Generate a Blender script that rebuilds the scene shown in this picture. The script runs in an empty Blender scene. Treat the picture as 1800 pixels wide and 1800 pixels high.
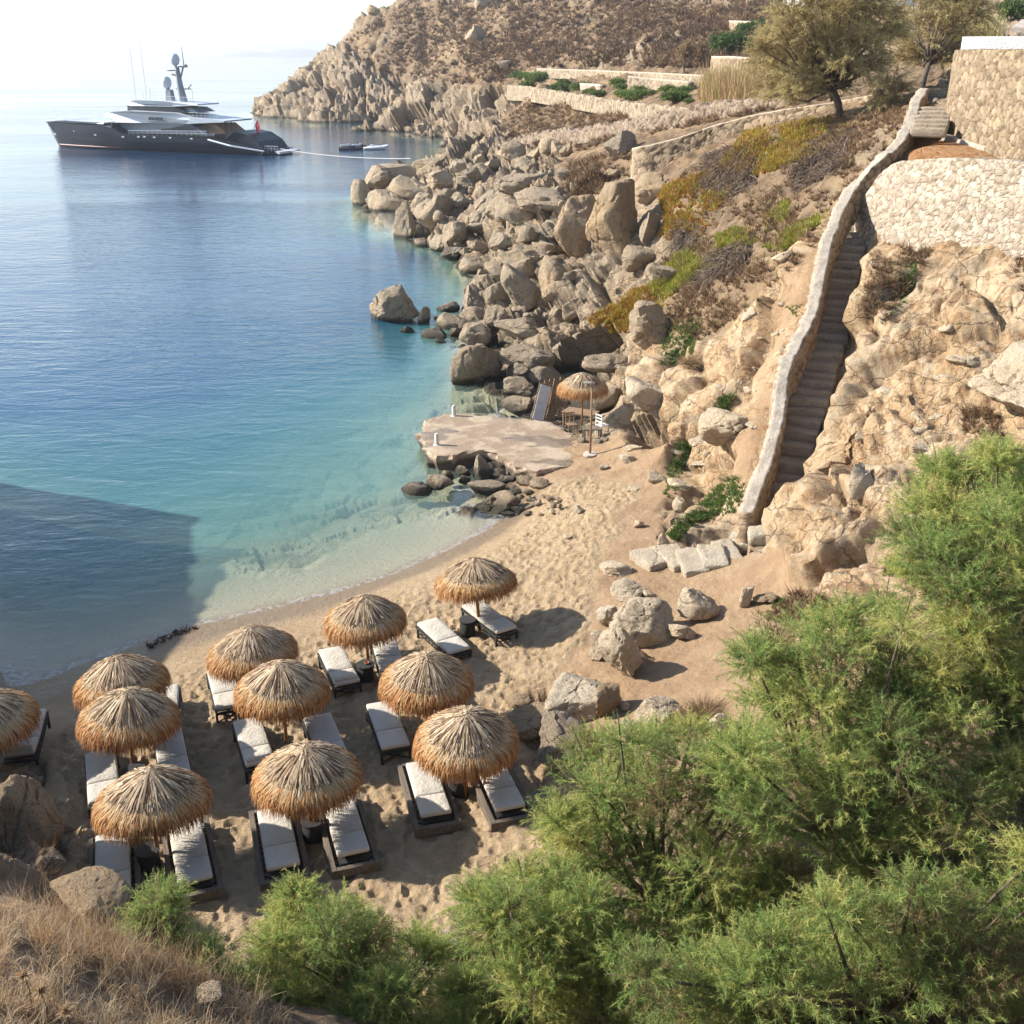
import bpy, bmesh, math, random
import numpy as np
from mathutils import Vector, Matrix, Euler
from mathutils.bvhtree import BVHTree
R = math.radians
scene = bpy.context.scene
C = scene.collection

# ------------------------------------------------------------------ camera, sky, sun, exposure
FOC = 1920.0                    # focal length for an 1800 px wide picture
PITCH = math.atan(805.0 / FOC)  # horizon 805 px above the middle
HCAM = 15.8                     # eye height above the sea
cam_d = bpy.data.cameras.new('camera'); cam = bpy.data.objects.new('camera', cam_d); C.objects.link(cam)
cam_d.sensor_width = 36; cam_d.lens = 36 * FOC / 1800; cam_d.clip_start = .1; cam_d.clip_end = 40000
cam.location = (0, 0, HCAM); cam.rotation_euler = (math.pi / 2 - PITCH, 0, 0)
scene.camera = cam
SUN_EL, SUN_AZ = R(31), math.atan2(.16, -.987)      # azimuth as an angle from +X
w = bpy.data.worlds.new('World'); scene.world = w; w.use_nodes = True
nt = w.node_tree
sky = nt.nodes.new('ShaderNodeTexSky'); sky.sky_type = 'NISHITA'; sky.sun_disc = False
sky.sun_elevation = SUN_EL; sky.sun_rotation = math.pi / 2 - SUN_AZ
sky.air_density = 1.0; sky.dust_density = .6; sky.ozone_density = 1.0
bg = nt.nodes['Background']; bg.inputs['Strength'].default_value = .112
nt.links.new(sky.outputs[0], bg.inputs[0])
sun_d = bpy.data.lights.new('sun', 'SUN'); sun = bpy.data.objects.new('sun', sun_d); C.objects.link(sun)
sun_d.energy = 4.9; sun_d.angle = R(.6); sun_d.color = (1, .93, .83)
sd = Vector((math.cos(SUN_EL) * math.cos(SUN_AZ), math.cos(SUN_EL) * math.sin(SUN_AZ), math.sin(SUN_EL)))
sun.rotation_euler = sd.to_track_quat('Z', 'Y').to_euler(); sun.location = (-40, 10, 60)
scene.view_settings.view_transform = 'Standard'; scene.view_settings.look = 'None'
scene.view_settings.exposure = 1.05; scene.view_settings.gamma = 1
scene.cycles.max_bounces = 6; scene.cycles.transparent_max_bounces = 12
scene.cycles.volume_bounces = 0

# ------------------------------------------------------------------ helpers
cp, sp = math.cos(PITCH), math.sin(PITCH)
def ray(px, py):
    u = (px - 900) / FOC; v = (py - 900) / FOC
    return np.array([u, cp - v * sp, -sp - v * cp])
def at_z(px, py, z):
    d = ray(px, py); t = (z - HCAM) / d[2]; return np.array([0, 0, HCAM]) + d * t
def at_y(px, py, y):
    d = ray(px, py); return np.array([0, 0, HCAM]) + d * (y / d[1])
def project(P):
    P = np.asarray(P, float); x, y, z = P[..., 0], P[..., 1], P[..., 2] - HCAM
    zc = np.maximum(y * cp - z * sp, .01); v = (-y * sp - z * cp) / zc
    return 900 + FOC * x / zc, 900 + FOC * v, zc
def px_scale(P): return FOC / float(project(P)[2])

def tag(o, label=None, cat=None, group=None, kind=None):
    if label: o['label'] = label
    if cat: o['category'] = cat
    if group: o['group'] = group
    if kind: o['kind'] = kind
    return o
def empty(name, loc=(0, 0, 0), rz=0, label=None, cat=None, group=None):
    o = bpy.data.objects.new(name, None); C.objects.link(o); o.location = [float(a) for a in loc]; o.rotation_euler = (0, 0, rz)
    o.empty_display_size = .1
    return tag(o, label, cat, group)
def mesh_np(name, V, tris=None, quads=None, mats=(), parent=None, smooth=False, cols=None, midx=None, rnd=None):
    """mesh object from numpy arrays"""
    V = np.asarray(V, np.float32)
    me = bpy.data.meshes.new(name)
    nt_ = 0 if tris is None else len(tris); nq = 0 if quads is None else len(quads)
    me.vertices.add(len(V)); me.vertices.foreach_set('co', V.ravel())
    idx = []; st = []
    if nt_: idx.append(np.asarray(tris, np.int32).ravel()); st.append(np.arange(nt_) * 3)
    if nq: idx.append(np.asarray(quads, np.int32).ravel()); st.append(nt_ * 3 + np.arange(nq) * 4)
    me.loops.add(nt_ * 3 + nq * 4); me.loops.foreach_set('vertex_index', np.concatenate(idx).astype(np.int32))
    me.polygons.add(nt_ + nq); me.polygons.foreach_set('loop_start', np.concatenate(st).astype(np.int32))
    if midx is not None: me.polygons.foreach_set('material_index', np.asarray(midx, np.int32))
    me.update(calc_edges=True)
    if smooth: me.shade_smooth()
    for k, a in (cols or {}).items():
        a = np.asarray(a, np.float32)
        if a.ndim == 1:
            at = me.attributes.new(k, 'FLOAT', 'POINT'); at.data.foreach_set('value', a)
        else:
            at = me.attributes.new(k, 'FLOAT_COLOR', 'POINT')
            if a.shape[1] == 3: a = np.concatenate([a, np.ones((len(a), 1), np.float32)], 1)
            at.data.foreach_set('color', a.ravel())
    for m in (mats if isinstance(mats, (list, tuple)) else [mats]): me.materials.append(m)
    o = bpy.data.objects.new(name, me); C.objects.link(o); o.parent = parent
    return o
def copy_tree(o, parent=None):
    c = o.copy(); C.objects.link(c); c.parent = parent
    for ch in list(o.children): copy_tree(ch, c)
    return c

class MB:
    """collects shapes; build() links them as one mesh object"""
    def __init__(s): s.V = []; s.F = []; s.n = 0
    def add(s, V, F):
        s.V.append(np.asarray(V, float)); s.F += [tuple(int(i) + s.n for i in f) for f in F]; s.n += len(V); return s
    def box(s, c, size, rot=None, taper=1.0, bev=0.0):
        x, y, z = [a / 2 for a in size]; t = taper
        if bev <= 0:
            V = np.array([(-x, -y, -z), (x, -y, -z), (x, y, -z), (-x, y, -z), (-x * t, -y * t, z), (x * t, -y * t, z), (x * t, y * t, z), (-x * t, y * t, z)])
            F = [(0, 3, 2, 1), (4, 5, 6, 7), (0, 1, 5, 4), (1, 2, 6, 5), (2, 3, 7, 6), (3, 0, 4, 7)]
        else:
            bm = bmesh.new(); bmesh.ops.create_cube(bm, size=1)
            for v in bm.verts: v.co = Vector((v.co.x * size[0] * (t if v.co.z > 0 else 1), v.co.y * size[1] * (t if v.co.z > 0 else 1), v.co.z * size[2]))
            bmesh.ops.bevel(bm, geom=bm.edges[:], offset=bev, segments=3, affect='EDGES', profile=.5)
            bm.verts.index_update(); V = np.array([v.co[:] for v in bm.verts]); F = [[v.index for v in f.verts] for f in bm.faces]; bm.free()
        if rot is not None: V = V @ np.array(Euler(rot).to_matrix()).T
        return s.add(V + np.array(c), F)
    def tube(s, pts, rad, seg=8, caps=True):
        pts = [Vector(p) for p in pts]
        if not isinstance(rad, (list, tuple, np.ndarray)): rad = [rad] * len(pts)
        V = []; F = []; up = None
        for i, p in enumerate(pts):
            d = (pts[min(i + 1, len(pts) - 1)] - pts[max(i - 1, 0)]).normalized()
            if up is None:
                up = Vector((0, 0, 1)) if abs(d.z) < .9 else Vector((1, 0, 0))
            a = d.cross(up).normalized(); b = d.cross(a).normalized(); up = b.cross(d) * -1 if False else up
            for k in range(seg):
                t = 2 * math.pi * k / seg; V.append(tuple(p + (a * math.cos(t) + b * math.sin(t)) * float(rad[i])))
        for i in range(len(pts) - 1):
            for k in range(seg):
                k2 = (k + 1) % seg; F.append((i * seg + k, i * seg + k2, (i + 1) * seg + k2, (i + 1) * seg + k))
        if caps: F.append(tuple(range(seg - 1, -1, -1))); F.append(tuple((len(pts) - 1) * seg + k for k in range(seg)))
        return s.add(V, F)
    def lathe(s, prof, c=(0, 0, 0), seg=24):
        V = []; F = []
        for r, z in prof:
            for k in range(seg):
                t = 2 * math.pi * k / seg; V.append((c[0] + r * math.cos(t), c[1] + r * math.sin(t), c[2] + z))
        n = len(prof)
        for i in range(n - 1):
            for k in range(seg):
                k2 = (k + 1) % seg; F.append((i * seg + k, i * seg + k2, (i + 1) * seg + k2, (i + 1) * seg + k))
        F.append(tuple(range(seg - 1, -1, -1))); F.append(tuple((n - 1) * seg + k for k in range(seg)))
        return s.add(V, F)
    def prism(s, poly, y0, y1):
        """extrude an XZ outline along Y"""
        n = len(poly); V = [(p[0], y0, p[1]) for p in poly] + [(p[0], y1, p[1]) for p in poly]
        F = [tuple(range(n)), tuple(range(2 * n - 1, n - 1, -1))] + [(i, (i + 1) % n + 0, (i + 1) % n + n, i + n)[::-1] for i in range(n)]
        return s.add(V, F)
    def build(s, name, mat, parent=None, smooth=False, auto=None):
        me = bpy.data.meshes.new(name); V = np.concatenate(s.V)
        me.from_pydata(V.tolist(), [], s.F); me.update()
        bm = bmesh.new(); bm.from_mesh(me); bmesh.ops.recalc_face_normals(bm, faces=bm.faces[:]); bm.to_mesh(me); bm.free()
        if smooth: me.shade_smooth()
        if auto: me.set_sharp_from_angle(angle=R(auto)) if smooth else None
        me.materials.append(mat)
        o = bpy.data.objects.new(name, me); C.objects.link(o); o.parent = parent
        return o

# ------------------------------------------------------------------ numpy noise
def _h(ix, iy, iz, s):
    n = (ix.astype(np.int64) * 73856093) ^ (iy.astype(np.int64) * 19349663) ^ (iz.astype(np.int64) * 83492791) ^ (s * 2654435761 & 0x7fffffff)
    n = (n ^ (n >> 13)) * 1274126177 & 0x7fffffff
    n = (n ^ (n >> 15)) * 2246822519 & 0x7fffffff
    return ((n ^ (n >> 11)) & 0xffffff).astype(np.float32) / 16777215.0
def vnoise(x, y, z, s=0):
    ix, iy, iz = np.floor(x), np.floor(y), np.floor(z); fx, fy, fz = x - ix, y - iy, z - iz
    ix, iy, iz = ix.astype(np.int64), iy.astype(np.int64), iz.astype(np.int64)
    fx, fy, fz = [f * f * (3 - 2 * f) for f in (fx, fy, fz)]
    r = 0
    for dx in (0, 1):
        for dy in (0, 1):
            for dz in (0, 1):
                r = r + _h(ix + dx, iy + dy, iz + dz, s) * (fx if dx else 1 - fx) * (fy if dy else 1 - fy) * (fz if dz else 1 - fz)
    return r * 2 - 1
def fbm(x, y, z, o=4, s=0, g=.5):
    r = 0; a = 1; t = 0
    for i in range(o):
        r = r + a * vnoise(x, y, z, s + i * 17); t += a; a *= g; x, y, z = x * 2.03 + 5.1, y * 2.03 - 3.3, z * 2.03 + 1.7
    return r / t
def worley(x, y, z, s=0, facet=.7):
    """returns (F1, F2, facet height): every cell is a tilted plane of its own"""
    ix, iy, iz = [np.floor(a).astype(np.int64) for a in (x, y, z)]
    f1 = np.full(x.shape, 9., np.float32); f2 = f1.copy(); hh = np.zeros(x.shape, np.float32)
    for dx in (-1, 0, 1):
        for dy in (-1, 0, 1):
            for dz in (-1, 0, 1):
                cx, cy, cz = ix + dx, iy + dy, iz + dz
                px = cx + _h(cx, cy, cz, s) - x; py = cy + _h(cx, cy, cz, s + 1) - y; pz = cz + _h(cx, cy, cz, s + 2) - z
                d = px * px + py * py + pz * pz
                m = d < f1
                f2 = np.where(m, f1, np.minimum(f2, d))
                r1 = _h(cx, cy, cz, s + 3); r2 = _h(cx, cy, cz, s + 4) - .5; r3 = _h(cx, cy, cz, s + 5) - .5; r4 = _h(cx, cy, cz, s + 6) - .5
                hh = np.where(m, (r1 - .5) + facet * 2 * (px * r2 + py * r3 + pz * r4), hh)
                f1 = np.where(m, d, f1)
    return np.sqrt(f1), np.sqrt(f2), hh
def sstep(a, b, x):
    t = np.clip((x - a) / (b - a), 0, 1); return t * t * (3 - 2 * t)
def inpoly(px, py, poly):
    r = np.zeros(px.shape, bool); n = len(poly)
    for i in range(n):
        x1, y1 = poly[i]; x2, y2 = poly[(i + 1) % n]
        if y1 == y2: continue
        c = ((y1 > py) != (y2 > py)) & (px < (x2 - x1) * (py - y1) / (y2 - y1) + x1); r ^= c
    return r
def segdist(px, py, poly, closed=True):
    d = np.full(px.shape, 1e9); n = len(poly)
    for i in range(n if closed else n - 1):
        x1, y1 = poly[i]; x2, y2 = poly[(i + 1) % n]; dx, dy = x2 - x1, y2 - y1; L = dx * dx + dy * dy + 1e-9
        t = np.clip(((px - x1) * dx + (py - y1) * dy) / L, 0, 1); d = np.minimum(d, np.hypot(px - x1 - t * dx, py - y1 - t * dy))
    return d
# ------------------------------------------------------------------ terrain: one height function through surveyed points
CP = []
def cz(*pts):
    for x, y, z in pts: CP.append(at_z(x, y, z))
def cy(*pts):
    for x, y, Y in pts: CP.append(at_y(x, y, Y))
def cw(*pts):
    for p in pts: CP.append(np.array(p, float))
# waterline of the cove, from the left round to the rocky point, the inlet and the far headland
cz((0, 1215, 0), (60, 1200, 0), (150, 1163, 0), (250, 1128, 0), (330, 1100, 0), (450, 1076, 0), (600, 1040, 0), (700, 1008, 0), (800, 962, 0), (870, 928, 0), (915, 898, 0),
   (830, 893, 0), (830, 730, -.1), (905, 705, 0), (880, 680, 0), (820, 655, 0), (810, 600, 0),
   (830, 530, 0), (845, 490, 0), (790, 452, 0), (740, 432, 0), (700, 414, 0), (650, 376, 0), (628, 346, 0), (655, 318, 0), (720, 291, 0), (780, 268, 0), (845, 249, 0),
   (770, 245, 0), (700, 240, 0), (620, 232, 0), (560, 222, 0), (520, 210, 0), (487, 193, 0))
# sea bed
cz((500, 990, -.5), (350, 1010, -.75), (100, 1080, -.9), (650, 930, -.6), (760, 900, -.4), (720, 830, -.8), (600, 850, -1.2), (680, 760, -1.2), (450, 850, -1.8), (500, 720, -3.3), (250, 900, -2.4), (0, 1050, -1.7),
   (0, 850, -4.2), (200, 760, -5.2), (400, 640, -6.5), (720, 700, -2.2), (700, 640, -3.6), (780, 640, -.9), (650, 540, -5), (760, 520, -3.2), (560, 480, -10), (640, 420, -8), (560, 380, -12), (300, 450, -14), (600, 320, -10), (650, 285, -8), (700, 262, -6),
   (300, 300, -20), (450, 215, -14), (100, 500, -15), (900, 880, .0))
cw((-70, 60, -9), (-150, 200, -25), (-300, 300, -30), (-100, 500, -20), (-60, 430, -5), (-300, 700, -30), (-80, 380, -4), (0, 760, -5), (-200, 100, -25))
# beach
cz((60, 1290, .45), (200, 1250, .45), (330, 1200, .45), (640, 1100, .45), (760, 1030, .45), (870, 980, .45), (960, 930, .6), (700, 1200, .75), (500, 1350, .8), (800, 1420, .85), (300, 1500, .85), (150, 1420, .8), (500, 1600, .9),
   (850, 1550, 1.0), (950, 1330, 1.0), (930, 1150, .9), (950, 1050, .95), (1000, 960, 1.1), (1050, 900, 1.3), (1000, 840, .75), (940, 860, .4), (1080, 800, .95), (960, 780, .5), (1030, 750, .7), (240, 1600, .9), (1000, 1400, 1.2))
# dirt slope behind the beach
cz((1060, 1010, 1.5), (1150, 1200, 2.0), (1100, 1100, 1.7), (1300, 1150, 2.6), (1400, 1050, 2.9), (1250, 1300, 2.8), (1250, 1050, 2.1), (1100, 1300, 1.8), (1200, 960, 1.95), (1100, 950, 1.5), (1330, 948, 2.2), (1200, 900, 1.9),
   (1100, 1500, 2.0), (1400, 1450, 4.0), (1700, 1500, 6.0), (1700, 1200, 6.2), (1800, 1000, 7.0), (1000, 1700, 1.8), (1400, 1790, 4.2), (1790, 1790, 5.0), (800, 1680, 1.0), (650, 1650, .9), (620, 1790, 2.5), (900, 1790, 2.2))
# slope to the right of the steps
cz((1375, 965, 3.0), (1410, 900, 4.3), (1450, 860, 5.0), (1480, 1010, 3.7), (1560, 950, 4.6), (1600, 850, 5.4), (1700, 800, 6.3), (1790, 750, 7.1), (1600, 700, 6.8), (1500, 690, 6.5), (1450, 740, 5.9), (1750, 650, 7.5), (1520, 600, 7.2), (1530, 500, 8.5),
   (1515, 440, 9.4), (1570, 425, 9.3), (1650, 450, 9.0), (1700, 400, 10.0), (1780, 335, 11.6), (1700, 345, 11.0), (1790, 450, 9.8), (1650, 560, 8.0), (1800, 560, 8.6))
# terrace above the pale retaining wall, and up to the gate
cz((1600, 262, 12.4), (1750, 270, 12.3), (1563, 288, 12.0), (1800, 277, 12.35), (1700, 279, 12.3), (1850, 284, 12.35), (1690, 245, 12.6), (1515, 330, 10.9), (1500, 372, 10.0), (1540, 300, 11.5), (1625, 222, 13.0), (1645, 172, 14.0))
# steps
STEPS = [(1343, 925, 2.3), (1370, 850, 3.2), (1402, 750, 4.5), (1425, 680, 5.4), (1443, 620, 6.2), (1462, 560, 7.0), (1474, 500, 7.9), (1487, 440, 8.9), (1492, 388, 9.75)]
cz(*STEPS)
# slope to the left of the steps, under the long curved wall
cy((1300, 252, 62), (1200, 300, 66), (1300, 400, 52), (1400, 350, 51), (1400, 450, 45), (1450, 300, 51), (1420, 520, 41.5), (1340, 720, 35.5), (1395, 600, 38), (1380, 480, 45), (1200, 450, 56), (1100, 480, 59), (1300, 550, 44), (1150, 560, 51),
   (1350, 650, 38.5), (1200, 700, 43), (1250, 800, 38), (1150, 640, 48), (1080, 600, 54), (1000, 650, 55), (1290, 870, 34), (1100, 720, 49), (1400, 222, 65), (1500, 205, 60), (1560, 235, 55), (1600, 190, 57))
# rocky shore
cy((700, 325, 146), (750, 340, 124), (700, 380, 114), (800, 380, 102), (850, 300, 128), (900, 380, 90), (950, 300, 116), (1000, 350, 88), (850, 450, 86), (950, 430, 76), (1050, 300, 91), (1080, 240, 106), (900, 500, 74), (1000, 500, 66), (900, 600, 60),
   (850, 262, 186), (950, 200, 172), (1050, 200, 142), (1000, 168, 160), (1150, 170, 120), (1200, 215, 96), (1100, 330, 80), (1120, 290, 80), (950, 145, 175), (1150, 130, 150), (1250, 130, 132), (1250, 170, 100), (1380, 175, 88))
# far headland
cy((600, 150, 300), (700, 180, 265), (800, 200, 238), (900, 140, 215), (650, 100, 312), (750, 100, 282), (650, 24, 342), (750, 30, 322), (850, 60, 272), (1000, 100, 222), (1000, 20, 270), (1150, 60, 220), (1300, 60, 190), (1300, 0, 212), (1500, 60, 150), (1700, 40, 112),
   (522, 132, 346), (565, 102, 348), (603, 72, 350), (690, 2, 345), (850, 120, 236))
cw((-40, 400, 30), (-15, 420, 36), (60, 420, 50), (130, 320, 48), (160, 220, 38), (110, 130, 26), (70, 70, 18), (46, 45, 15.5), (300, 500, 60), (200, 100, 30), (30, 46, 13), (26, 52, 14.5), (35, 60, 16), (30, 30, 11), (20, 16, 10), (14, 5, 12))
# near bluff under the camera and the cliff on the left, out of the picture
cz((100, 1785, 8.6), (30, 1640, 7.6), (0, 1570, 6.3), (150, 1612, 5.9), (300, 1690, 5.2), (450, 1750, 4.4), (300, 1790, 6.8), (0, 1345, 2.4), (70, 1390, 1.8), (85, 1500, 1.6), (0, 1480, 3.8), (140, 1450, .8), (160, 1570, .9))
cw((-7.0, 14.6, 1.2), (-4, 14, 1.0), (0, 2, 11.0), (5, 2, 11.0), (4, 5, 8.0), (6, 7, 6.2), (3, 8, 5.0), (9, 8, 6.2), (0, 5, 8.2), (9, 4, 9), (-6, 3, 11.2), (0, -1, 14.0), (0, -12, 15.0), (-20, -5, 14), (20, -5, 14), (-14, 4, 11), (-16, 12, 8.8),
   (-21.2, 39, -.8), (-27, 46.5, -2.5), (-20.6, 36, -.5), (-19.0, 32, .1), (-17.2, 27, .6), (-14.5, 21, .9), (-12.5, 18, 1.2),
   (-32, 26, 9), (-33, 33, 6), (-34, 41, -3), (-50, 22, 10), (-60, 40, -6), (-45, 10, 15))
CP = np.array(CP)
SC = 10.0
def _fit(P, v, lam=.02):
    n = len(P); D = np.hypot(P[:, None, 0] - P[None, :, 0], P[:, None, 1] - P[None, :, 1]) / SC
    A = np.zeros((n + 3, n + 3)); A[:n, :n] = -D - lam * 0 * np.eye(n) ; A[:n, :n] += np.eye(n) * lam * -1 * 0
    A[:n, :n] += np.eye(n) * .012
    A[:n, n] = 1; A[:n, n + 1] = P[:, 0] / SC; A[:n, n + 2] = P[:, 1] / SC; A[n:, :n] = A[:n, n:].T
    return np.linalg.solve(A, np.concatenate([v, [0, 0, 0]]))
_w = _fit(CP[:, :2], CP[:, 2])
def base_h(x, y):
    x = np.asarray(x, float); sh = x.shape; x = x.ravel(); y = np.asarray(y, float).ravel(); out = np.empty(len(x))
    P = CP.astype(np.float32)
    for i in range(0, len(x), 40000):
        xs = x[i:i + 40000].astype(np.float32); ys = y[i:i + 40000].astype(np.float32)
        D = np.hypot(xs[:, None] - P[None, :, 0], ys[:, None] - P[None, :, 1]) / SC
        out[i:i + 40000] = -(D @ _w[:-3].astype(np.float32)) + _w[-3] + _w[-2] * xs / SC + _w[-1] * ys / SC
    return out.reshape(sh)
STP = np.array([at_z(*s) for s in STEPS])
RIDGE = [(-17.5, 12.0, 10.2), (-18.9, 17.9, 9.0), (-20.4, 20.0, 8.2), (-22.4, 25.4, 8.5), (-23.5, 31.1, 8.5), (-26.4, 39.5, 9.0), (-27.4, 41.2, 5.4), (-27.8, 44.0, 1.0)]
def ridge(x, y, h):
    q = (x < -12) & (y < 60); xs, ys = x[q], y[q]; out = np.full(xs.shape, -99.)
    for a, b in zip(RIDGE[:-1], RIDGE[1:]):
        dx, dy = b[0] - a[0], b[1] - a[1]; L = dx * dx + dy * dy; t = np.clip(((xs - a[0]) * dx + (ys - a[1]) * dy) / L, 0, 1)
        d = np.hypot(xs - a[0] - t * dx, ys - a[1] - t * dy); side = (xs - a[0]) * dy - (ys - a[1]) * dx
        out = np.maximum(out, a[2] + t * (b[2] - a[2]) - d * np.where((side > 0) | (ys > 38), 2.6, 1.1))
    h = h.copy(); h[q] = np.maximum(h[q], out); return h
def stairs_cut(x, y, h):
    """a trench for the steps: floor a little under the treads, steep earth on its right"""
    d = np.full(x.shape, 1e9); zz = np.zeros(x.shape); sd_ = np.zeros(x.shape)
    for a, b in zip(STP[:-1], STP[1:]):
        dx, dy = b[0] - a[0], b[1] - a[1]; L = dx * dx + dy * dy
        t = np.clip(((x - a[0]) * dx + (y - a[1]) * dy) / L, 0, 1); q = np.hypot(x - a[0] - t * dx, y - a[1] - t * dy)
        side = (x - a[0]) * dy - (y - a[1]) * dx; m = q < d
        zz = np.where(m, a[2] + t * (b[2] - a[2]), zz); sd_ = np.where(m, side, sd_); d = np.where(m, q, d)
    fl = zz - .32
    right = 1 - sstep(.75, 1.25, d); left = 1 - sstep(.9, 2.6, d)
    k = np.where(sd_ > 0, right, left); tgt = np.where(sd_ > 0, fl, fl - .35 * sstep(.6, 1.1, d))
    return h + (tgt - h) * k, k
SAND = [(-300, 1000), (0, 1020), (60, 1040), (150, 1050), (250, 1050), (330, 1030), (450, 1000), (600, 960), (700, 930), (800, 900), (870, 900), (915, 880), (960, 870), (1040, 838), (1090, 850), (1110, 900), (1060, 960), (1030, 1040), (1010, 1120), (930, 1230), (940, 1340), (970, 1420), (990, 1560), (900, 1700), (700, 1760), (420, 1720), (250, 1640), (140, 1560), (110, 1420), (60, 1350), (0, 1330), (-300, 1330)]
DIRT = [(930, 1340), (960, 1600), (1100, 1700), (1300, 1500), (1300, 1400), (1280, 1200), (980, 1150), (930, 1340), (915, 890), (1000, 790), (1090, 750), (1160, 800), (1200, 860), (1180, 940), (1290, 960), (1370, 980), (1420, 1060), (1330, 1100), (1500, 1160), (1300, 1300), (980, 1150), (1060, 960)]
DIRT2 = [(1330, 720), (1290, 790), (1280, 840), (1310, 850), (1345, 740), (1385, 600), (1430, 490), (1440, 430), (1405, 470), (1360, 570), (1310, 660)]
DIRT4 = [(960, 1180), (1120, 1150), (1330, 1120), (1420, 1250), (1400, 1600), (1000, 1620), (930, 1340)]
DIRT3 = [(890, 885), (960, 800), (1080, 770), (1130, 980), (1080, 1180), (980, 1280), (950, 1000)]
ORANGE = [(1585, 275), (1600, 240), (1660, 235), (1800, 262), (1800, 285), (1600, 285)]
SCRUB = [(700, 0), (600, 75), (640, 100), (700, 130), (800, 150), (900, 170), (880, 215), (980, 300), (1110, 300), (1180, 330), (1400, 260), (1620, 200), (1700, 40), (1400, 0)]
SCRUB2 = [(1130, 300), (1200, 420), (1150, 520), (1080, 560), (1200, 600), (1260, 560), (1330, 520), (1420, 400), (1500, 300), (1560, 240), (1400, 230)]
def masks(x, y, z):
    """what the ground is made of, fixed to the ground itself"""
    px, py, zc = project(np.stack([x, y, z], -1))
    n = fbm(x * .5, y * .5, z * 0, 4, 3); scl = 1 / np.maximum(zc, 3) * 1920
    wob = n * 1.6 * scl
    def m(poly, soft):
        d = segdist(px, py, poly); d = np.where(inpoly(px, py, poly), d, -d) + wob * .5
        return sstep(-soft, soft, d)
    front = y > 5
    sand = m(SAND, 14) * front; dirt = np.maximum(np.maximum(m(DIRT, 25), m(DIRT3, 25)), np.maximum(m(DIRT4, 25), m(DIRT2, 18))) * front * (1 - sand)
    orange = m(ORANGE, 6) * front
    far = sstep(70, 100, y)
    scrub = np.maximum(m(SCRUB, 14), m(SCRUB2, 18) * .8) * front * (1 - sand) * (1 - orange)
    scrub = scrub * np.clip(1 - .9 * sstep(.1, .5, fbm(x * .06, y * .06, z * .06, 4, 11)) * far, 0, 1)
    near = (1 - sstep(13.5, 15.5, y - .25 * np.abs(x + 6) + 1.2 * n)) * (z > 1.3)
    nearm = near * (1 - sand)
    under = sstep(.15, -.25, z)
    rock = np.clip(1 - sand - dirt - orange - scrub * .85 - nearm, 0, 1)
    rock = np.maximum(rock, 0)
    return dict(sand=sand, dirt=np.clip(dirt + orange * 0, 0, 1), orange=orange, scrub=scrub, near=nearm, rock=rock, px=px, py=py, zc=zc)

NU, NR = 1150, 1500
us = np.concatenate([np.linspace(-1.0, -.62, 90, endpoint=False), np.linspace(-.62, .62, NU - 150), np.linspace(.62, 1.0, 61)[1:]]); NU = len(us)
rr = 5.5 * (700 / 5.5) ** (np.linspace(0, 1, NR)) 
YY = (rr - 8.0)[:, None] * np.ones((1, NU)); XX = us[None, :] * (rr[:, None] + 1)
def coarse(f, X, Y, st=4):
    # evaluate every fourth vertex both ways, then interpolate
    nr, nc = X.shape; ri = np.unique(np.r_[np.arange(0, nr, st), nr - 1]); ci = np.unique(np.r_[np.arange(0, nc, st), nc - 1])
    G = f(X[np.ix_(ri, ci)], Y[np.ix_(ri, ci)])
    a = np.stack([np.interp(np.arange(nc), ci, g) for g in G]); fr = np.interp(np.arange(nr), ri, np.arange(len(ri)))
    i = np.minimum(fr.astype(int), len(ri) - 2); w_ = (fr - i)[:, None]
    return a[i] * (1 - w_) + a[i + 1] * w_
H0 = coarse(base_h, XX, YY)
H0 = ridge(XX, YY, H0)
H0, TRENCH = stairs_cut(XX, YY, H0)
gy, gx = np.gradient(H0); dX = np.gradient(XX, axis=1); dYr = np.gradient(YY, axis=0)
hx = gx / dX; hy = (gy - hx * np.gradient(XX, axis=0)) / dYr
NN = np.stack([-hx, -hy, np.ones_like(hx)], -1); NN /= np.linalg.norm(NN, axis=-1, keepdims=True)
MK = masks(XX, YY, H0)
rk = MK['rock'] * (1 - .9 * TRENCH) * np.where((H0 < 0) & (YY < 62), 1 - .85 * sstep(0, -.5, H0), 1)
FURN = [(950, 690), (1080, 680), (1095, 800), (975, 795)]
fdd = segdist(MK['px'], MK['py'], FURN); fdd = np.where(inpoly(MK['px'], MK['py'], FURN), fdd, -fdd); rk = rk * (1 - .9 * sstep(-32, 6, fdd) * (YY > 20))
land = sstep(-1.5, .2, H0)
size = np.clip(MK['zc'] / 60, .45, 4.5)          # rock mass grows with the scale of the cliffs
# strata dip down to the left: work in a sheared frame
sx = XX + .45 * H0; sy = YY; sz = H0 * 1.0 - .5 * XX
RQ = (rk > .02) & (H0 > -4) & (YY > 4)
def rockfield(L, s, st=(1, 1, 1)):
    a, b, c = sx[RQ] / L, sy[RQ] / L, sz[RQ] / L
    f1, f2, h = worley(a * st[0] + .18 * vnoise(a, b, c, s + 9), b * st[1], c * st[2], s, 1.15)
    oh = np.zeros_like(H0); oe = np.ones_like(H0); oh[RQ] = h - .55 * (1 - sstep(0, .16, f2 - f1)); oe[RQ] = f2 - f1
    return oh, oe
DISP = np.zeros_like(H0); CRACK = np.zeros_like(H0)
blk, e0 = rockfield(5.2, 7, (.8, .9, 1.15))
farw = sstep(90, 150, MK['zc']); midw = 1 - farw
big, e1 = rockfield(9.0, 1, (1, .6, .55)); DISP += farw * big * 2.5 * rk
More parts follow.
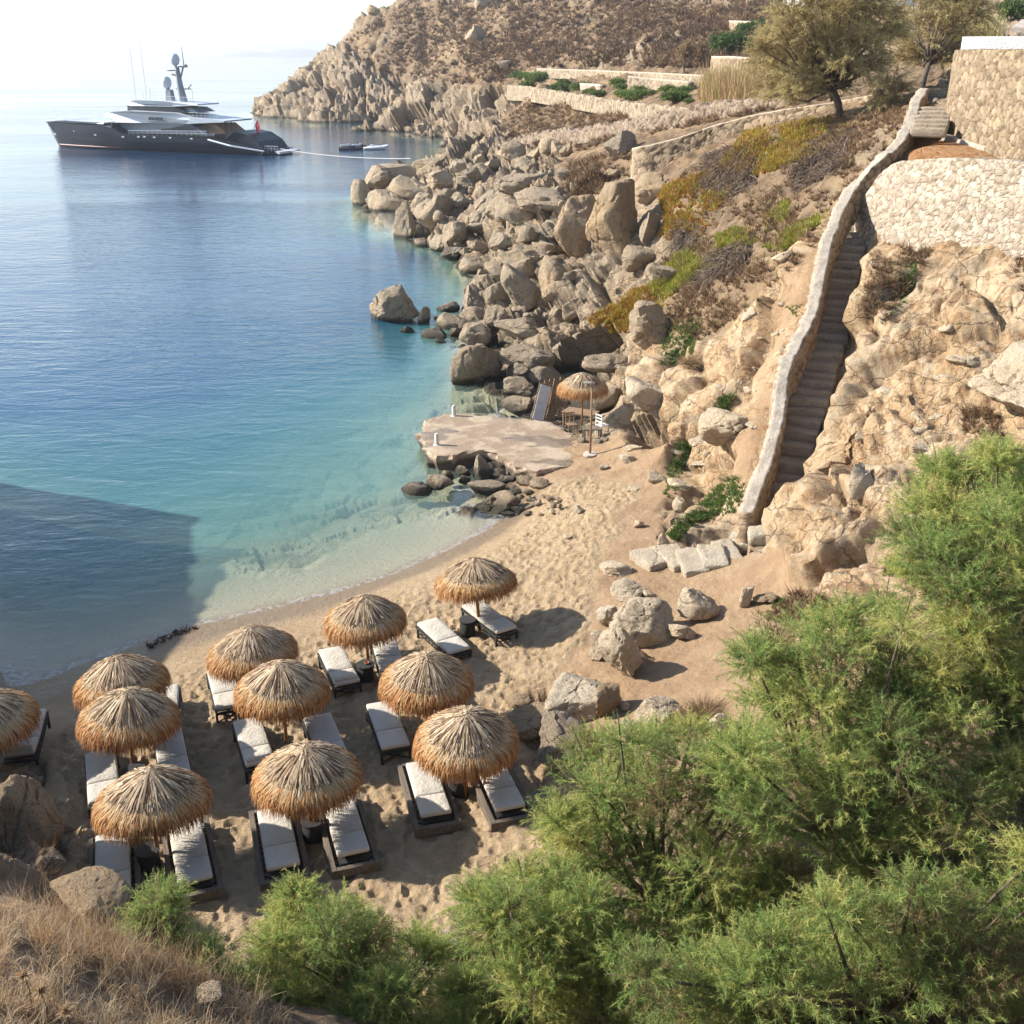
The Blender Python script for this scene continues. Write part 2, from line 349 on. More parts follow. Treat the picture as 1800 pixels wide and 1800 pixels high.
med, e2 = rockfield(2.6, 2, (.75, .9, 1.2)); BK = sstep(4, 7, XX) * midw; DISP += (farw * .8 + midw * (.9 - .45 * BK)) * med * rk + midw * (1.35 - .7 * BK) * blk * rk
sml, e3 = rockfield(1.0, 3, (.8, 1, 1.2)); DISP += (farw * .5 + midw * (.36 - .2 * BK)) * sml * rk
bank = midw * rk * (XX > 4) * (XX > 9 - .05 * YY)
g1 = fbm((sx * .55 + .3 * H0), YY * .16 - H0 * .1, sz * .3, 5, 91); g2 = fbm(sx * 1.6, YY * .5, sz * .7, 4, 93)
tin, e4 = rockfield(.42, 4, (.8, 1, 1.2)); DISP += midw * (.12 - .10 * BK) * tin * rk + BK * rk * (-.4 * np.abs(g1) + .22 * g2)
CRACK = np.clip(rk * (midw * (1 - sstep(0, .06, e0)) + farw * (1 - sstep(0, .10, e1)) + .9 * (1 - sstep(0, .09, e2)) + .7 * (1 - sstep(0, .10, e3))) * (1 - .55 * BK), 0, 1)
DISP += rk * (farw * 1.2 + .35) * fbm(XX * .35, YY * .35, H0 * .35, 4, 21)
DISP *= (1 - .75 * sstep(8.6, 9.4, H0) * (MK['zc'] < 52) * (MK['px'] > 1500))
sc = MK['scrub']
DISP += sc * (farw * 1.0 * np.abs(fbm(XX * .3, YY * .3, H0 * .3, 5, 31)) + .22 * fbm(XX * 1.6, YY * 1.6, H0 * 1.6, 4, 33) + farw * .35 * fbm(XX * .9, YY * .9, H0 * .9, 3, 35))
DISP += MK['dirt'] * (.10 * fbm(XX * .9, YY * .9, H0 * .9, 5, 41) + .035 * fbm(XX * 5, YY * 5, H0 * 5, 3, 43))
DISP += MK['near'] * (.28 * fbm(XX * .7, YY * .7, H0 * .7, 4, 51) + .07 * fbm(XX * 4, YY * 4, H0 * 4, 3, 53))
# trampled dry sand: hollows and ridges of footprints, smooth along the wet edge
dry = MK['sand'] * sstep(.22, .5, H0)
f1, f2, _ = worley(XX * 3.6 + .5 * vnoise(XX * 3, YY * 3, XX * 0, 61), YY * 4.0, XX * 0 + .5, 62)
DISP += dry * (-.06 * (1 - sstep(.1, .5, f1)) + .045 * sstep(.45, .6, f1) + .03 * fbm(XX * 1.5, YY * 1.5, XX * 0, 4, 63) + .025 * fbm(XX * 6, YY * 6, XX * 0, 3, 64))
DISP *= np.where((XX < -11) & (H0 < 2.2) & (YY < 60), .15, 1); DISP *= np.where((XX < -16) & (YY < 60), .12, 1); DISP *= np.where((XX < -4.5) & (YY < 26) & (MK['sand'] < .5), .3, 1)
BKS = .85 * BK * (MK['sand'] < .3); D0 = DISP.copy()
for _ in range(1):
    B_ = DISP.copy(); B_[1:-1] = (DISP[:-2] + 2 * DISP[1:-1] + DISP[2:]) / 4; DISP = B_.copy(); DISP[:, 1:-1] = (B_[:, :-2] + 2 * B_[:, 1:-1] + B_[:, 2:]) / 4
DISP = D0 + (DISP - D0) * BKS
rg1 = 1 - np.abs(fbm(sx * .8, YY * .45, sz * 1.3, 5, 97)) * 2.2; DISP += BK * rk * (.22 * (rg1 - .5) + .10 * fbm(sx * 3, YY * 3, sz * 4, 3, 98))
left_cliff = sstep(-17, -20, XX) * (YY < 60) * (H0 > .5)
DISP *= np.where((H0 < 1.2) & (rk > .2), sstep(-1.2, 1.2, H0) * .8 + .2, 1)
VT = np.stack([XX, YY, H0], -1) + NN * DISP[..., None]
VT = VT.reshape(-1, 3)
ii = (np.arange(NR - 1)[:, None] * NU + np.arange(NU - 1)[None, :]).ravel()
QT = np.stack([ii, ii + 1, ii + NU + 1, ii + NU], -1)
# ------------------------------------------------------------------ materials
class NT:
    """tiny node-tree writer"""
    def __init__(s, name):
        s.m = bpy.data.materials.new(name); s.m.use_nodes = True; s.t = s.m.node_tree; s.t.nodes.clear()
        s.out = s.n('ShaderNodeOutputMaterial')
    def n(s, typ, **kw):
        nd = s.t.nodes.new(typ)
        for k, v in kw.items():
            if k.startswith('i_'):
                key = k[2:]; key = int(key) if key.isdigit() else key.replace('_', ' ')
                s.set(nd.inputs[key], v)
            else: setattr(nd, k, v)
        return nd
    def set(s, inp, v):
        if isinstance(v, bpy.types.NodeSocket): s.t.links.new(v, inp)
        elif isinstance(v, (tuple, list)) and len(v) == 3 and inp.type == 'RGBA': inp.default_value = (*v, 1)
        else: inp.default_value = v
    def math(s, op, a, b=None, c=None, clamp=False):
        nd = s.n('ShaderNodeMath', operation=op, use_clamp=clamp); s.set(nd.inputs[0], a)
        if b is not None: s.set(nd.inputs[1], b)
        if c is not None: s.set(nd.inputs[2], c)
        return nd.outputs[0]
    def mix(s, f, a, b, bt='MIX'):
        nd = s.n('ShaderNodeMix', data_type='RGBA', blend_type=bt); s.set(nd.inputs[0], f); s.set(nd.inputs[6], a); s.set(nd.inputs[7], b); return nd.outputs[2]
    def rng(s, v, a, b, c=0, d=1, smooth=True):
        nd = s.n('ShaderNodeMapRange', interpolation_type='SMOOTHSTEP' if smooth else 'LINEAR'); s.set(nd.inputs[0], v)
        for i, q in enumerate((a, b, c, d)): nd.inputs[i + 1].default_value = q
        return nd.outputs[0]
    def noise(s, co, scale, detail=4, rough=.55, dist=0, fac=True):
        nd = s.n('ShaderNodeTexNoise', i_Scale=scale, i_Detail=detail, i_Roughness=rough, i_Distortion=dist); s.set(nd.inputs['Vector'], co); return nd.outputs[0 if fac else 1]
    def vor(s, co, scale, feature='F1', rand=1.0):
        nd = s.n('ShaderNodeTexVoronoi', feature=feature); s.set(nd.inputs['Vector'], co); nd.inputs['Scale'].default_value = scale; nd.inputs['Randomness'].default_value = rand; return nd
    def scale(s, co, v): nd = s.n('ShaderNodeVectorMath', operation='MULTIPLY'); s.set(nd.inputs[0], co); nd.inputs[1].default_value = v; return nd.outputs[0]
    def obj(s): return s.n('ShaderNodeTexCoord').outputs['Object']
    def pos(s): return s.n('ShaderNodeNewGeometry').outputs['Position']
    def attr(s, name): return s.n('ShaderNodeAttribute', attribute_name=name)
    def ramp(s, f, stops):
        nd = s.n('ShaderNodeValToRGB'); s.set(nd.inputs[0], f); e = nd.color_ramp.elements
        while len(e) < len(stops): e.new(.5)
        for i, (p, c) in enumerate(stops): e[i].position = p; e[i].color = (*c, 1)
        return nd.outputs[0]
    def bump(s, h, strength, dist, nrm=None):
        nd = s.n('ShaderNodeBump', i_Strength=strength, i_Distance=dist); s.set(nd.inputs['Height'], h)
        if nrm is not None: s.set(nd.inputs['Normal'], nrm)
        return nd.outputs[0]
    def bsdf(s, col, rough=.8, nrm=None, spec=.3, metal=0, **kw):
        nd = s.n('ShaderNodeBsdfPrincipled', i_Roughness=rough, i_Metallic=metal); s.set(nd.inputs['Base Color'], col); nd.inputs['Specular IOR Level'].default_value = spec
        if nrm is not None: s.set(nd.inputs['Normal'], nrm)
        for k, v in kw.items(): s.set(nd.inputs[k.replace('_', ' ')], v)
        return nd.outputs[0]
    def done(s, sh, vol=None):
        s.t.links.new(sh, s.out.inputs[0]); return s.m

def granite_color(t, co, base, dark, warm, sc=1.0, g=1.0):
    n1 = t.noise(co, .35 * sc, 5, .6); n2 = t.noise(co, 2.2 * sc, 5, .65, .4); n3 = t.noise(co, 22 * sc, 3, .7)
    c = t.mix(t.rng(n1, .38, .62), base, warm)
    c = t.mix(t.math('MULTIPLY', t.rng(n2, .5, .72), .55 * g), c, dark)
    c = t.mix(t.math('MULTIPLY', t.rng(n3, .45, .7), .35 * g), c, (.10, .085, .07))
    c = t.mix(t.math('MULTIPLY', t.rng(t.noise(co, 6.5 * sc, 5, .75, .8), .52, .66), .5), c, (.55, .47, .37))
    c = t.mix(t.math('MULTIPLY', t.rng(t.noise(co, 1.1 * sc, 6, .8, 1.2), .54, .62), .45 * g), c, (.12, .10, .08))
    return c, n1, n2, n3
def m_terrain():
    t = NT('ground'); co = t.pos()
    A = t.attr('zone'); sep = t.n('ShaderNodeSeparateColor'); t.set(sep.inputs[0], A.outputs[0]); sand, scrub, dirt = sep.outputs
    B = t.attr('zone2'); sep2 = t.n('ShaderNodeSeparateColor'); t.set(sep2.inputs[0], B.outputs[0]); orange, near, farr = sep2.outputs
    crack = t.attr('crack').outputs['Fac']; warm = t.attr('warm').outputs['Fac']
    xyz = t.n('ShaderNodeSeparateXYZ'); t.set(xyz.inputs[0], co); z = xyz.outputs[2]
    # rock: grey beige on the shore, cream and ochre on the bank by the steps
    grey, n1, n2, n3 = granite_color(t, co, (.40, .32, .225), (.23, .175, .12), (.45, .335, .215))
    cream = t.mix(t.rng(n1, .35, .65), (.66, .51, .335), (.57, .395, .225))
    cream = t.mix(t.math('MULTIPLY', t.rng(n2, .46, .62), .75), cream, (.36, .21, .105))
    cream = t.mix(t.math('MULTIPLY', t.rng(t.noise(co, .9, 6, .7, 1.0), .54, .62), .6), cream, (.62, .52, .38))
    rock = t.mix(warm, grey, cream)
    rock = t.mix(t.math('MULTIPLY', crack, .55), rock, (.13, .095, .065))
    dco = t.n('ShaderNodeVectorMath', operation='ADD', i_0=t.scale(co, (.7, .8, 1.2)), i_1=t.scale(t.noise(co, .9, 4, .6, 0, False), (.9, .9, .9))).outputs[0]
    fr1 = t.vor(dco, .75, 'DISTANCE_TO_EDGE').outputs[0]; fr2 = t.vor(dco, 2.3, 'DISTANCE_TO_EDGE').outputs[0]; gate = t.rng(t.noise(co, .35, 3, .6), .44, .56)
    frc = t.math('MAXIMUM', t.rng(fr1, .03, 0), t.math('MULTIPLY', t.rng(fr2, .035, 0), t.math('MULTIPLY', gate, .75)))
    rock = t.mix(t.math('MULTIPLY', frc, .6), rock, (.13, .09, .06))
    bw = t.n('ShaderNodeRGBToBW'); t.set(bw.inputs[0], t.vor(dco, 2.3, 'F1').outputs['Color']); rock = t.mix(.30, rock, t.mix(bw.outputs[0], (.28, .25, .21), (.80, .76, .70)), 'SOFT_LIGHT')
    # low wet band above the waterline on rock
    rock = t.mix(t.rng(t.math('ADD', z, t.math('MULTIPLY', t.noise(co, .8, 3), -.6)), .45, -.1), rock, (.07, .06, .042))
    c = rock
    sc1 = t.noise(co, 1.1, 6, .75); sc2 = t.noise(co, .18, 3, .6)
    scr = t.mix(t.rng(sc1, .40, .60), (.13, .085, .05), (.31, .21, .12))
    scr = t.mix(t.math('MULTIPLY', t.rng(sc2, .5, .62), .5), scr, (.42, .30, .17))
    scr = t.mix(t.math('MULTIPLY', t.rng(t.noise(co, 3.5, 4, .7), .55, .68), .5), scr, (.10, .075, .05))
    c = t.mix(scrub, c, scr)
    d1 = t.noise(co, .8, 5, .6); d2 = t.noise(co, 9, 4, .7)
    dr = t.mix(t.rng(d1, .35, .65), (.50, .345, .205), (.40, .26, .15)); dr = t.mix(t.math('MULTIPLY', t.rng(d2, .55, .7), .5), dr, (.50, .38, .25))
    c = t.mix(dirt, c, dr)
    c = t.mix(orange, c, t.mix(t.rng(t.noise(t.scale(co, (1, 1, 1)), 3, 5, .7), .4, .6), (.42, .19, .075), (.50, .30, .15)))
    c = t.mix(near, c, t.mix(t.rng(t.noise(co, 1.6, 6, .7), .38, .62), (.17, .11, .07), (.36, .25, .16)))
    # sand: pale where dry, darker in the wash
    s1 = t.noise(co, 1.2, 5, .6); s2 = t.noise(co, 45, 3, .8)
    sd_ = t.mix(t.rng(s1, .35, .65), (.58, .43, .265), (.50, .36, .21)); sd_ = t.mix(t.math('MULTIPLY', t.rng(s2, .5, .7), .4), sd_, (.30, .21, .125))
    wet = t.rng(t.math('ADD', z, t.math('MULTIPLY', t.math('SUBTRACT', t.noise(co, .5, 3), .5), .12)), .22, .10)
    sd_ = t.mix(wet, sd_, t.mix(.5, (.30, .215, .135), (.36, .26, .165)))
    # below the water: sand, and darker patches of weed and stone
    bed = t.rng(z, .02, -.12)
    weed = t.math('MULTIPLY', t.rng(t.noise(co, .32, 5, .6), .50, .62), t.rng(z, -.5, -1.4))
    ubed = t.mix(weed, (.52, .47, .33), (.10, .12, .07))
    c = t.mix(sand, c, sd_); c = t.mix(bed, c, ubed)
    hgt = t.math('ADD', t.math('MULTIPLY', n2, .5), t.math('ADD', t.math('MULTIPLY', n3, .12), t.math('MULTIPLY', sc1, t.math('MULTIPLY', scrub, 1.2))))
    hgt = t.math('ADD', hgt, t.math('MULTIPLY', t.vor(co, 1.3, 'DISTANCE_TO_EDGE').outputs[0], t.math('MULTIPLY', .0, 1)))
    rkm = t.math('SUBTRACT', 1, t.math('MAXIMUM', t.math('MAXIMUM', sand, dirt), t.math('MAXIMUM', scrub, near)), clamp=True); hgt = t.math('ADD', hgt, t.math('MULTIPLY', t.math('MULTIPLY', frc, rkm), -.7))
    grain = t.noise(co, 11, 6, .8)
    fp = t.vor(t.n('ShaderNodeVectorMath', operation='ADD', i_0=t.scale(co, (1, 1.15, 1)), i_1=t.scale(t.noise(co, 2.5, 2, .5, 0, False), (.35, .35, .35))).outputs[0], 3.6, 'SMOOTH_F1').outputs[0]
    hgt = t.math('ADD', hgt, t.math('MULTIPLY', t.math('MULTIPLY', t.rng(fp, .08, .42), sand), t.math('MULTIPLY', t.rng(z, .25, .5), .42)))
    fpd = t.vor(co, 2.2, 'F1').outputs[0]; hgt = t.math('ADD', hgt, t.math('MULTIPLY', t.rng(t.noise(co, 4.2, 6, .75), .3, .7), .45))
    nb = t.bump(hgt, .75, .26); nb = t.bump(grain, .8, .05, nb)
    rgh = t.mix(t.math('MULTIPLY', wet, sand), (.9, .9, .9), (.35, .35, .35))
    return t.done(t.bsdf(c, rgh, nb, .25))
def m_rock(name, base, dark, warm, sc=1.0, wetline=True, g=1.0):
    t = NT(name); co = t.pos(); oi = t.n('ShaderNodeObjectInfo')
    c, n1, n2, n3 = granite_color(t, co, base, dark, warm, sc, g)
    c = t.mix(t.rng(oi.outputs['Random'], 0, 1, 0, .22 * g, False), c, t.mix(t.math('GREATER_THAN', oi.outputs['Random'], .5), warm, dark))
    c = t.mix(t.math('MULTIPLY', t.rng(t.noise(co, .8, 5, .7, .6), .55, .66), .4), c, (.52, .46, .37))
    cr = t.vor(t.n('ShaderNodeVectorMath', operation='ADD', i_0=co, i_1=t.noise(co, 1.0 * sc, 3, .6, 0, False)).outputs[0], .42 * sc, 'DISTANCE_TO_EDGE').outputs[0]
    c = t.mix(t.math('MULTIPLY', t.rng(cr, .014, .0, 0, .6), t.rng(n1, .5, .56)), c, (.09, .07, .05))
    if wetline:
        xyz = t.n('ShaderNodeSeparateXYZ'); t.set(xyz.inputs[0], co)
        c = t.mix(t.rng(t.math('ADD', xyz.outputs[2], t.math('MULTIPLY', n2, -.5)), .25, -.12), c, (.075, .065, .045))
    h = t.math('ADD', t.math('MULTIPLY', n2, .7), t.math('MULTIPLY', t.noise(co, 6 * sc, 5, .75), .45)); h = t.math('ADD', h, t.math('MULTIPLY', t.rng(cr, 0, .04, -.2, 0), t.rng(n1, .5, .56)))
    nb = t.bump(h, 1.0, .30 / sc); nb = t.bump(t.noise(co, 24 * sc, 4, .75), .8, .03, nb)
    return t.done(t.bsdf(c, .88, nb, .25))
def m_simple(name, col, rough=.6, var=.15, nsc=6, bump=0, bs=20, metal=0, spec=.4, stretch=(1, 1, 1), dark=None):
    t = NT(name); co = t.scale(t.obj(), stretch)
    n = t.noise(co, nsc, 4, .6); d = dark or tuple(a * (1 - var * 2) for a in col)
    c = t.mix(t.rng(n, .3, .7), d, col)
    nb = t.bump(t.noise(co, bs, 4, .7), .6, bump) if bump else None
    return t.done(t.bsdf(c, rough, nb, spec, metal))
def m_water():
    t = NT('sea_water'); co = t.pos(); dep = t.attr('depth').outputs['Fac']; cd = t.n('ShaderNodeCameraData').outputs['View Distance'] if False else None
    far = t.attr('farness').outputs['Fac']
    w1 = t.noise(t.scale(co, (.55, 1.25, 1)), .9, 3, .55, .6); w2 = t.noise(t.scale(co, (.8, 1.5, 1)), 3.6, 3, .6, .4); w3 = t.noise(co, .16, 2, .5)
    w0 = t.noise(t.scale(co, (.5, 1.6, 1)), .10, 3, .6, .5)
    calm = t.rng(t.noise(t.scale(co, (.25, 1, 1)), .018, 3, .6, .8), .35, .65, .35, 1.0)
    h = t.math('ADD', t.math('MULTIPLY', w1, .42), t.math('MULTIPLY', w2, .11)); h = t.math('ADD', h, t.math('MULTIPLY', w3, .5))
    h = t.math('MULTIPLY', h, calm)
    shal = t.rng(dep, 0, 2.5, .45, 1)
    nb = t.n('ShaderNodeBump', i_Strength=1.0, i_Distance=.22); t.set(nb.inputs['Height'], t.math('MULTIPLY', h, shal)); nb = nb.outputs[0]
    n = t.math('MULTIPLY', t.math('SUBTRACT', t.noise(co, .12, 4, .6), .5), 1.0); dd = t.math('ADD', dep, n)
    body = t.ramp(t.rng(dep, 0, 9, 0, 1, False), [(0, (.34, .42, .33)), (.10, (.13, .29, .25)), (.22, (.04, .145, .17)), (.38, (.014, .070, .132)), (1, (.007, .042, .105))])
    op = t.math('SUBTRACT', 1, t.math('POWER', 2.718, t.math('MULTIPLY', t.math('MAXIMUM', dep, 0), -.68)))
    op = t.math('MULTIPLY', op, t.rng(dd, -.4, .9, .25, 1))
    tint = t.ramp(t.rng(dep, 0, 3, 0, 1, False), [(0, (.98, .985, .97)), (.4, (.80, .94, .89)), (1, (.48, .78, .76))])
    tr = t.n('ShaderNodeBsdfTransparent'); t.set(tr.inputs[0], tint)
    df = t.n('ShaderNodeBsdfDiffuse'); t.set(df.inputs[0], body)
    mx = t.n('ShaderNodeMixShader'); t.set(mx.inputs[0], op); t.set(mx.inputs[1], tr.outputs[0]); t.set(mx.inputs[2], df.outputs[0])
    foam = t.math('MULTIPLY', t.rng(t.math('ADD', dep, t.math('MULTIPLY', t.math('SUBTRACT', t.noise(co, .7, 4, .6), .5), .10)), .055, .01), t.rng(t.noise(co, 5, 4, .7), .42, .56))
    fd = t.n('ShaderNodeBsdfDiffuse'); fd.inputs[0].default_value = (.75, .74, .70, 1); mf = t.n('ShaderNodeMixShader'); t.set(mf.inputs[0], t.math('MULTIPLY', foam, .28)); t.set(mf.inputs[1], mx.outputs[0]); t.set(mf.inputs[2], fd.outputs[0]); mx = mf
    gl = t.n('ShaderNodeBsdfGlossy', i_Roughness=.06); t.set(gl.inputs['Normal'], nb); gl.inputs[0].default_value = (1, 1, 1, 1)
    dt = t.n('ShaderNodeVectorMath', operation='DOT_PRODUCT'); t.set(dt.inputs[0], t.n('ShaderNodeNewGeometry').outputs['Incoming']); t.set(dt.inputs[1], nb)
    cs = t.math('MINIMUM', t.math('ABSOLUTE', dt.outputs['Value']), 1); sch = t.math('ADD', .02, t.math('MULTIPLY', .98, t.math('POWER', t.math('SUBTRACT', 1, cs), 5)), clamp=True)
    ms = t.n('ShaderNodeMixShader'); t.set(ms.inputs[0], sch); t.set(ms.inputs[1], mx.outputs[0]); t.set(ms.inputs[2], gl.outputs[0])
    return t.done(ms.outputs[0])
M = {}
M['ground'] = m_terrain()
M['rock_grey'] = m_rock('grey_beige_granite', (.42, .34, .24), (.23, .18, .125), (.47, .355, .23))
M['rock_pale'] = m_rock('pale_cream_rock', (.76, .64, .475), (.60, .48, .34), (.74, .59, .40), g=.45)
M['rock_warm'] = m_rock('ochre_rock', (.46, .345, .215), (.30, .205, .12), (.52, .365, .21))
M['rock_dark'] = m_rock('wet_dark_rock', (.20, .165, .125), (.12, .10, .075), (.24, .19, .14))
M['water'] = m_water()
M['slab'] = m_rock('sun_bleached_slab', (.76, .67, .53), (.62, .52, .39), (.74, .62, .45), g=.4)
zone = np.stack([MK['sand'], MK['scrub'], MK['dirt']], -1).reshape(-1, 3)
zone2 = np.stack([MK['orange'], MK['near'], farw], -1).reshape(-1, 3)
WARM = [(1330, 940), (1180, 900), (1130, 760), (1100, 660), (1180, 560), (1260, 470), (1400, 300), (1800, 250), (1900, 400), (1900, 1900), (1200, 1900), (1300, 1000)]
wd = segdist(MK['px'], MK['py'], WARM); wd = np.where(inpoly(MK['px'], MK['py'], WARM), wd, -wd)
warm = sstep(-60, 60, wd + 60 * fbm(XX * .3, YY * .3, H0 * .3, 3, 71)) * (YY > 5) * (1 - farw)
ter = mesh_np('hillside', VT, quads=QT, mats=M['ground'], smooth=True, cols=dict(zone=zone, zone2=zone2, crack=CRACK.ravel(), warm=warm.ravel()))
tag(ter, kind='structure'); ter.data.set_sharp_from_angle(angle=R(36))
TV = VT.reshape(NR, NU, 3)
def bvh_from_grid(st):
    V = TV[::st, ::st].reshape(-1, 3); a, b = TV[::st, ::st].shape[:2]
    i = (np.arange(a - 1)[:, None] * b + np.arange(b - 1)[None, :]).ravel()
    return BVHTree.FromPolygons(V.tolist(), np.stack([i, i + 1, i + b + 1, i + b], -1).tolist())
BVH = bvh_from_grid(3)
def hit(px, py, sea=True):
    """the ground point seen at a picture position"""
    d = Vector(ray(px, py)); r = BVH.ray_cast(Vector((0, 0, HCAM)), d)
    p = np.array(r[0]) if r[0] is not None else at_z(px, py, 0)
    if sea and (p[2] < 0): p = at_z(px, py, 0)
    return p
def ground(x, y):
    r = BVH.ray_cast(Vector((x, y, 200)), Vector((0, 0, -1))); return r[0].z if r[0] is not None else 0.0
# sea
wn, wr = 700, 900
wus = np.linspace(-1.1, 1.0, wn); wrr = 15 * (15000 / 15) ** np.linspace(0, 1, wr)
WY = wrr[:, None] * np.ones((1, wn)); WX = wus[None, :] * (wrr[:, None] + 6)
dep = np.where(WY < 690, -coarse(base_h, WX, WY, 3), 30.0)
dep = dep + .25 * fbm(WX * .4, WY * .4, WX * 0, 4, 81) * sstep(.3, 1.5, dep)
wz = np.zeros_like(WX)
# a small lapping swell at the edge of the sand
wi = (np.arange(wr - 1)[:, None] * wn + np.arange(wn - 1)[None, :]).ravel()
sea = mesh_np('sea', np.stack([WX, WY, wz], -1).reshape(-1, 3), quads=np.stack([wi, wi + 1, wi + wn + 1, wi + wn], -1), mats=M['water'], smooth=True, cols=dict(depth=dep.ravel().clip(-5, 30), farness=WX.ravel() * 0))
tag(sea, kind='structure')
# ------------------------------------------------------------------ stone walls
def m_wall(name, a, b, joint, cap, capm=1.0):
    t = NT(name); co = t.pos(); st = t.attr('stone').outputs['Fac']; jo = t.attr('joint').outputs['Fac']; cp_ = t.attr('cap').outputs['Fac']
    c = t.mix(st, a, b); c = t.mix(t.math('MULTIPLY', t.rng(t.noise(co, 6, 4, .7), .45, .7), .45), c, tuple(x * .6 for x in a))
    c = t.mix(t.math('MULTIPLY', jo, .85), c, joint)
    cc = t.mix(t.rng(t.noise(co, 2.5, 5, .7), .4, .65), cap, tuple(x * .72 for x in cap)); cc = t.mix(t.math('MULTIPLY', t.rng(t.noise(co, 14, 4, .7), .58, .66), .6), cc, (.20, .16, .12))
    c = t.mix(cp_, c, cc)
    nb = t.bump(t.math('ADD', t.noise(co, 10, 4, .7), t.math('MULTIPLY', jo, -.6)), .8, .06)
    return t.done(t.bsdf(c, .9, nb, .2))
M['wall_pale'] = m_wall('pale_rubble_wall', (.50, .44, .355), (.32, .265, .20), (.17, .125, .085), (.5, .43, .34))
M['wall_brown'] = m_wall('brown_rubble_wall', (.40, .31, .21), (.27, .20, .135), (.10, .075, .05), (.52, .45, .36))
M['wall_house'] = m_wall('honey_rubble_wall', (.36, .285, .19), (.21, .155, .10), (.10, .075, .05), (.42, .35, .27))
M['wall_dry'] = m_wall('dark_dry_stone_wall', (.32, .25, .18), (.20, .15, .11), (.05, .04, .03), (.34, .27, .2))
M['wall_terrace'] = m_wall('weathered_terrace_wall', (.38, .31, .22), (.26, .205, .145), (.10, .08, .055), (.45, .385, .30))
M['wall_steps'] = m_wall('parapet_render', (.45, .34, .23), (.33, .24, .155), (.16, .11, .075), (.43, .375, .305))
def wall(name, pts, thick, L, step, mat, parent=None, disp=.05, cap=True, seed=0, ragged=0.0, round_=.05):
    """pts: x, y, ztop, zbase along the run"""
    pts = np.array(pts, float); seg = np.hypot(np.diff(pts[:, 0]), np.diff(pts[:, 1])); s = np.r_[0, np.cumsum(seg)]
    n = max(2, int(s[-1] / step)); q = np.linspace(0, s[-1], n)
    # smooth the run a little
    P = np.stack([np.interp(q, s, pts[:, k]) for k in range(4)], 1)
    kz = max(1, int(.6 / step)); ker = np.ones(2 * kz + 1) / (2 * kz + 1)
    for k in range(4):
        pad = np.r_[np.full(kz, P[0, k]), P[:, k], np.full(kz, P[-1, k])]; sm = np.convolve(pad, ker, 'valid'); sm[0] = P[0, k]; sm[-1] = P[-1, k]; P[:, k] = sm
    T = np.gradient(P[:, :2], axis=0); T /= np.linalg.norm(T, axis=1, keepdims=True) + 1e-9; N = np.stack([T[:, 1], -T[:, 0]], 1)
    if ragged: P[:, 2] += ragged * vnoise(q / L, q * 0 + seed, q * 0, 5)
    hmax = (P[:, 2] - P[:, 3]).max(); nh = max(3, int(hmax / step)); nc = max(3, int(thick / step)) 
    fr = np.r_[np.linspace(0, 1, nh), np.ones(nc - 1), np.linspace(1, 0, nh)[1:]]                    # height share
    of = np.r_[np.full(nh, .5), np.linspace(.5, -.5, nc + 1)[1:-1] if nc > 1 else [], np.full(nh, -.5)]
    m = min(len(fr), len(of)); fr = fr[:m]; of = of[:m]
    cp_ = np.r_[np.zeros(nh - 1), np.ones(m - 2 * nh + 2), np.zeros(nh - 1)]
    X = P[:, None, 0] + N[:, None, 0] * of * thick; Y = P[:, None, 1] + N[:, None, 1] * of * thick; Z = P[:, None, 3] + (P[:, 2] - P[:, 3])[:, None] * fr
    out = np.stack([N[:, None, 0] * of * 2 * np.ones_like(Z), N[:, None, 1] * of * 2 * np.ones_like(Z), np.zeros_like(Z)], -1)
    out[:, nh - 1:m - nh + 1, 2] = 1; out /= np.linalg.norm(out, axis=-1, keepdims=True) + 1e-9
    u = np.repeat(q[:, None], m, 1)
    f1, f2, h = worley(u / L, Z / L * 1.25, of[None] * thick / L * 1.2 + seed * 3.3, 300 + seed, 0)
    jo = 1 - sstep(.02, .16, f2 - f1); cpm = np.repeat(cp_[None], len(q), 0) if cap else np.zeros_like(Z)
    d = disp * (h * 1.2 + .35 - 1.1 * jo) * (1 - cpm * .9) + .045 * fbm(X * 2.2, Y * 2.2, Z * 2.2, 4, seed)
    V = np.stack([X, Y, Z], -1) + out * d[..., None]; V = V.reshape(-1, 3)
    i = (np.arange(len(q) - 1)[:, None] * m + np.arange(m - 1)[None]).ravel()
    Q = np.stack([i, i + 1, i + m + 1, i + m], -1)
    # ends
    e0 = np.arange(m); tr = []
    for base, flip in ((0, 0), ((len(q) - 1) * m, 1)):
        for k in range((m - 1) // 2):
            a, b, c_, d_ = base + k, base + k + 1, base + m - 2 - k, base + m - 1 - k
            if c_ > b: tr.append((a, b, c_, d_) if flip else (d_, c_, b, a))
    Q = np.concatenate([Q, np.array(tr)]) if tr else Q
    return mesh_np(name, V, quads=Q, mats=mat, parent=parent, smooth=True, cols=dict(stone=(h + .5).ravel().clip(0, 1), joint=jo.ravel() * (1 - cpm.ravel()), cap=cpm.ravel()))
def wpts(rows):
    """rows: top pixel x, y, depth Y, wall height"""
    r = []
    for px, py, Y, h in rows:
        p = at_y(px, py, Y); r.append((p[0], p[1], p[2], p[2] - h))
    return r
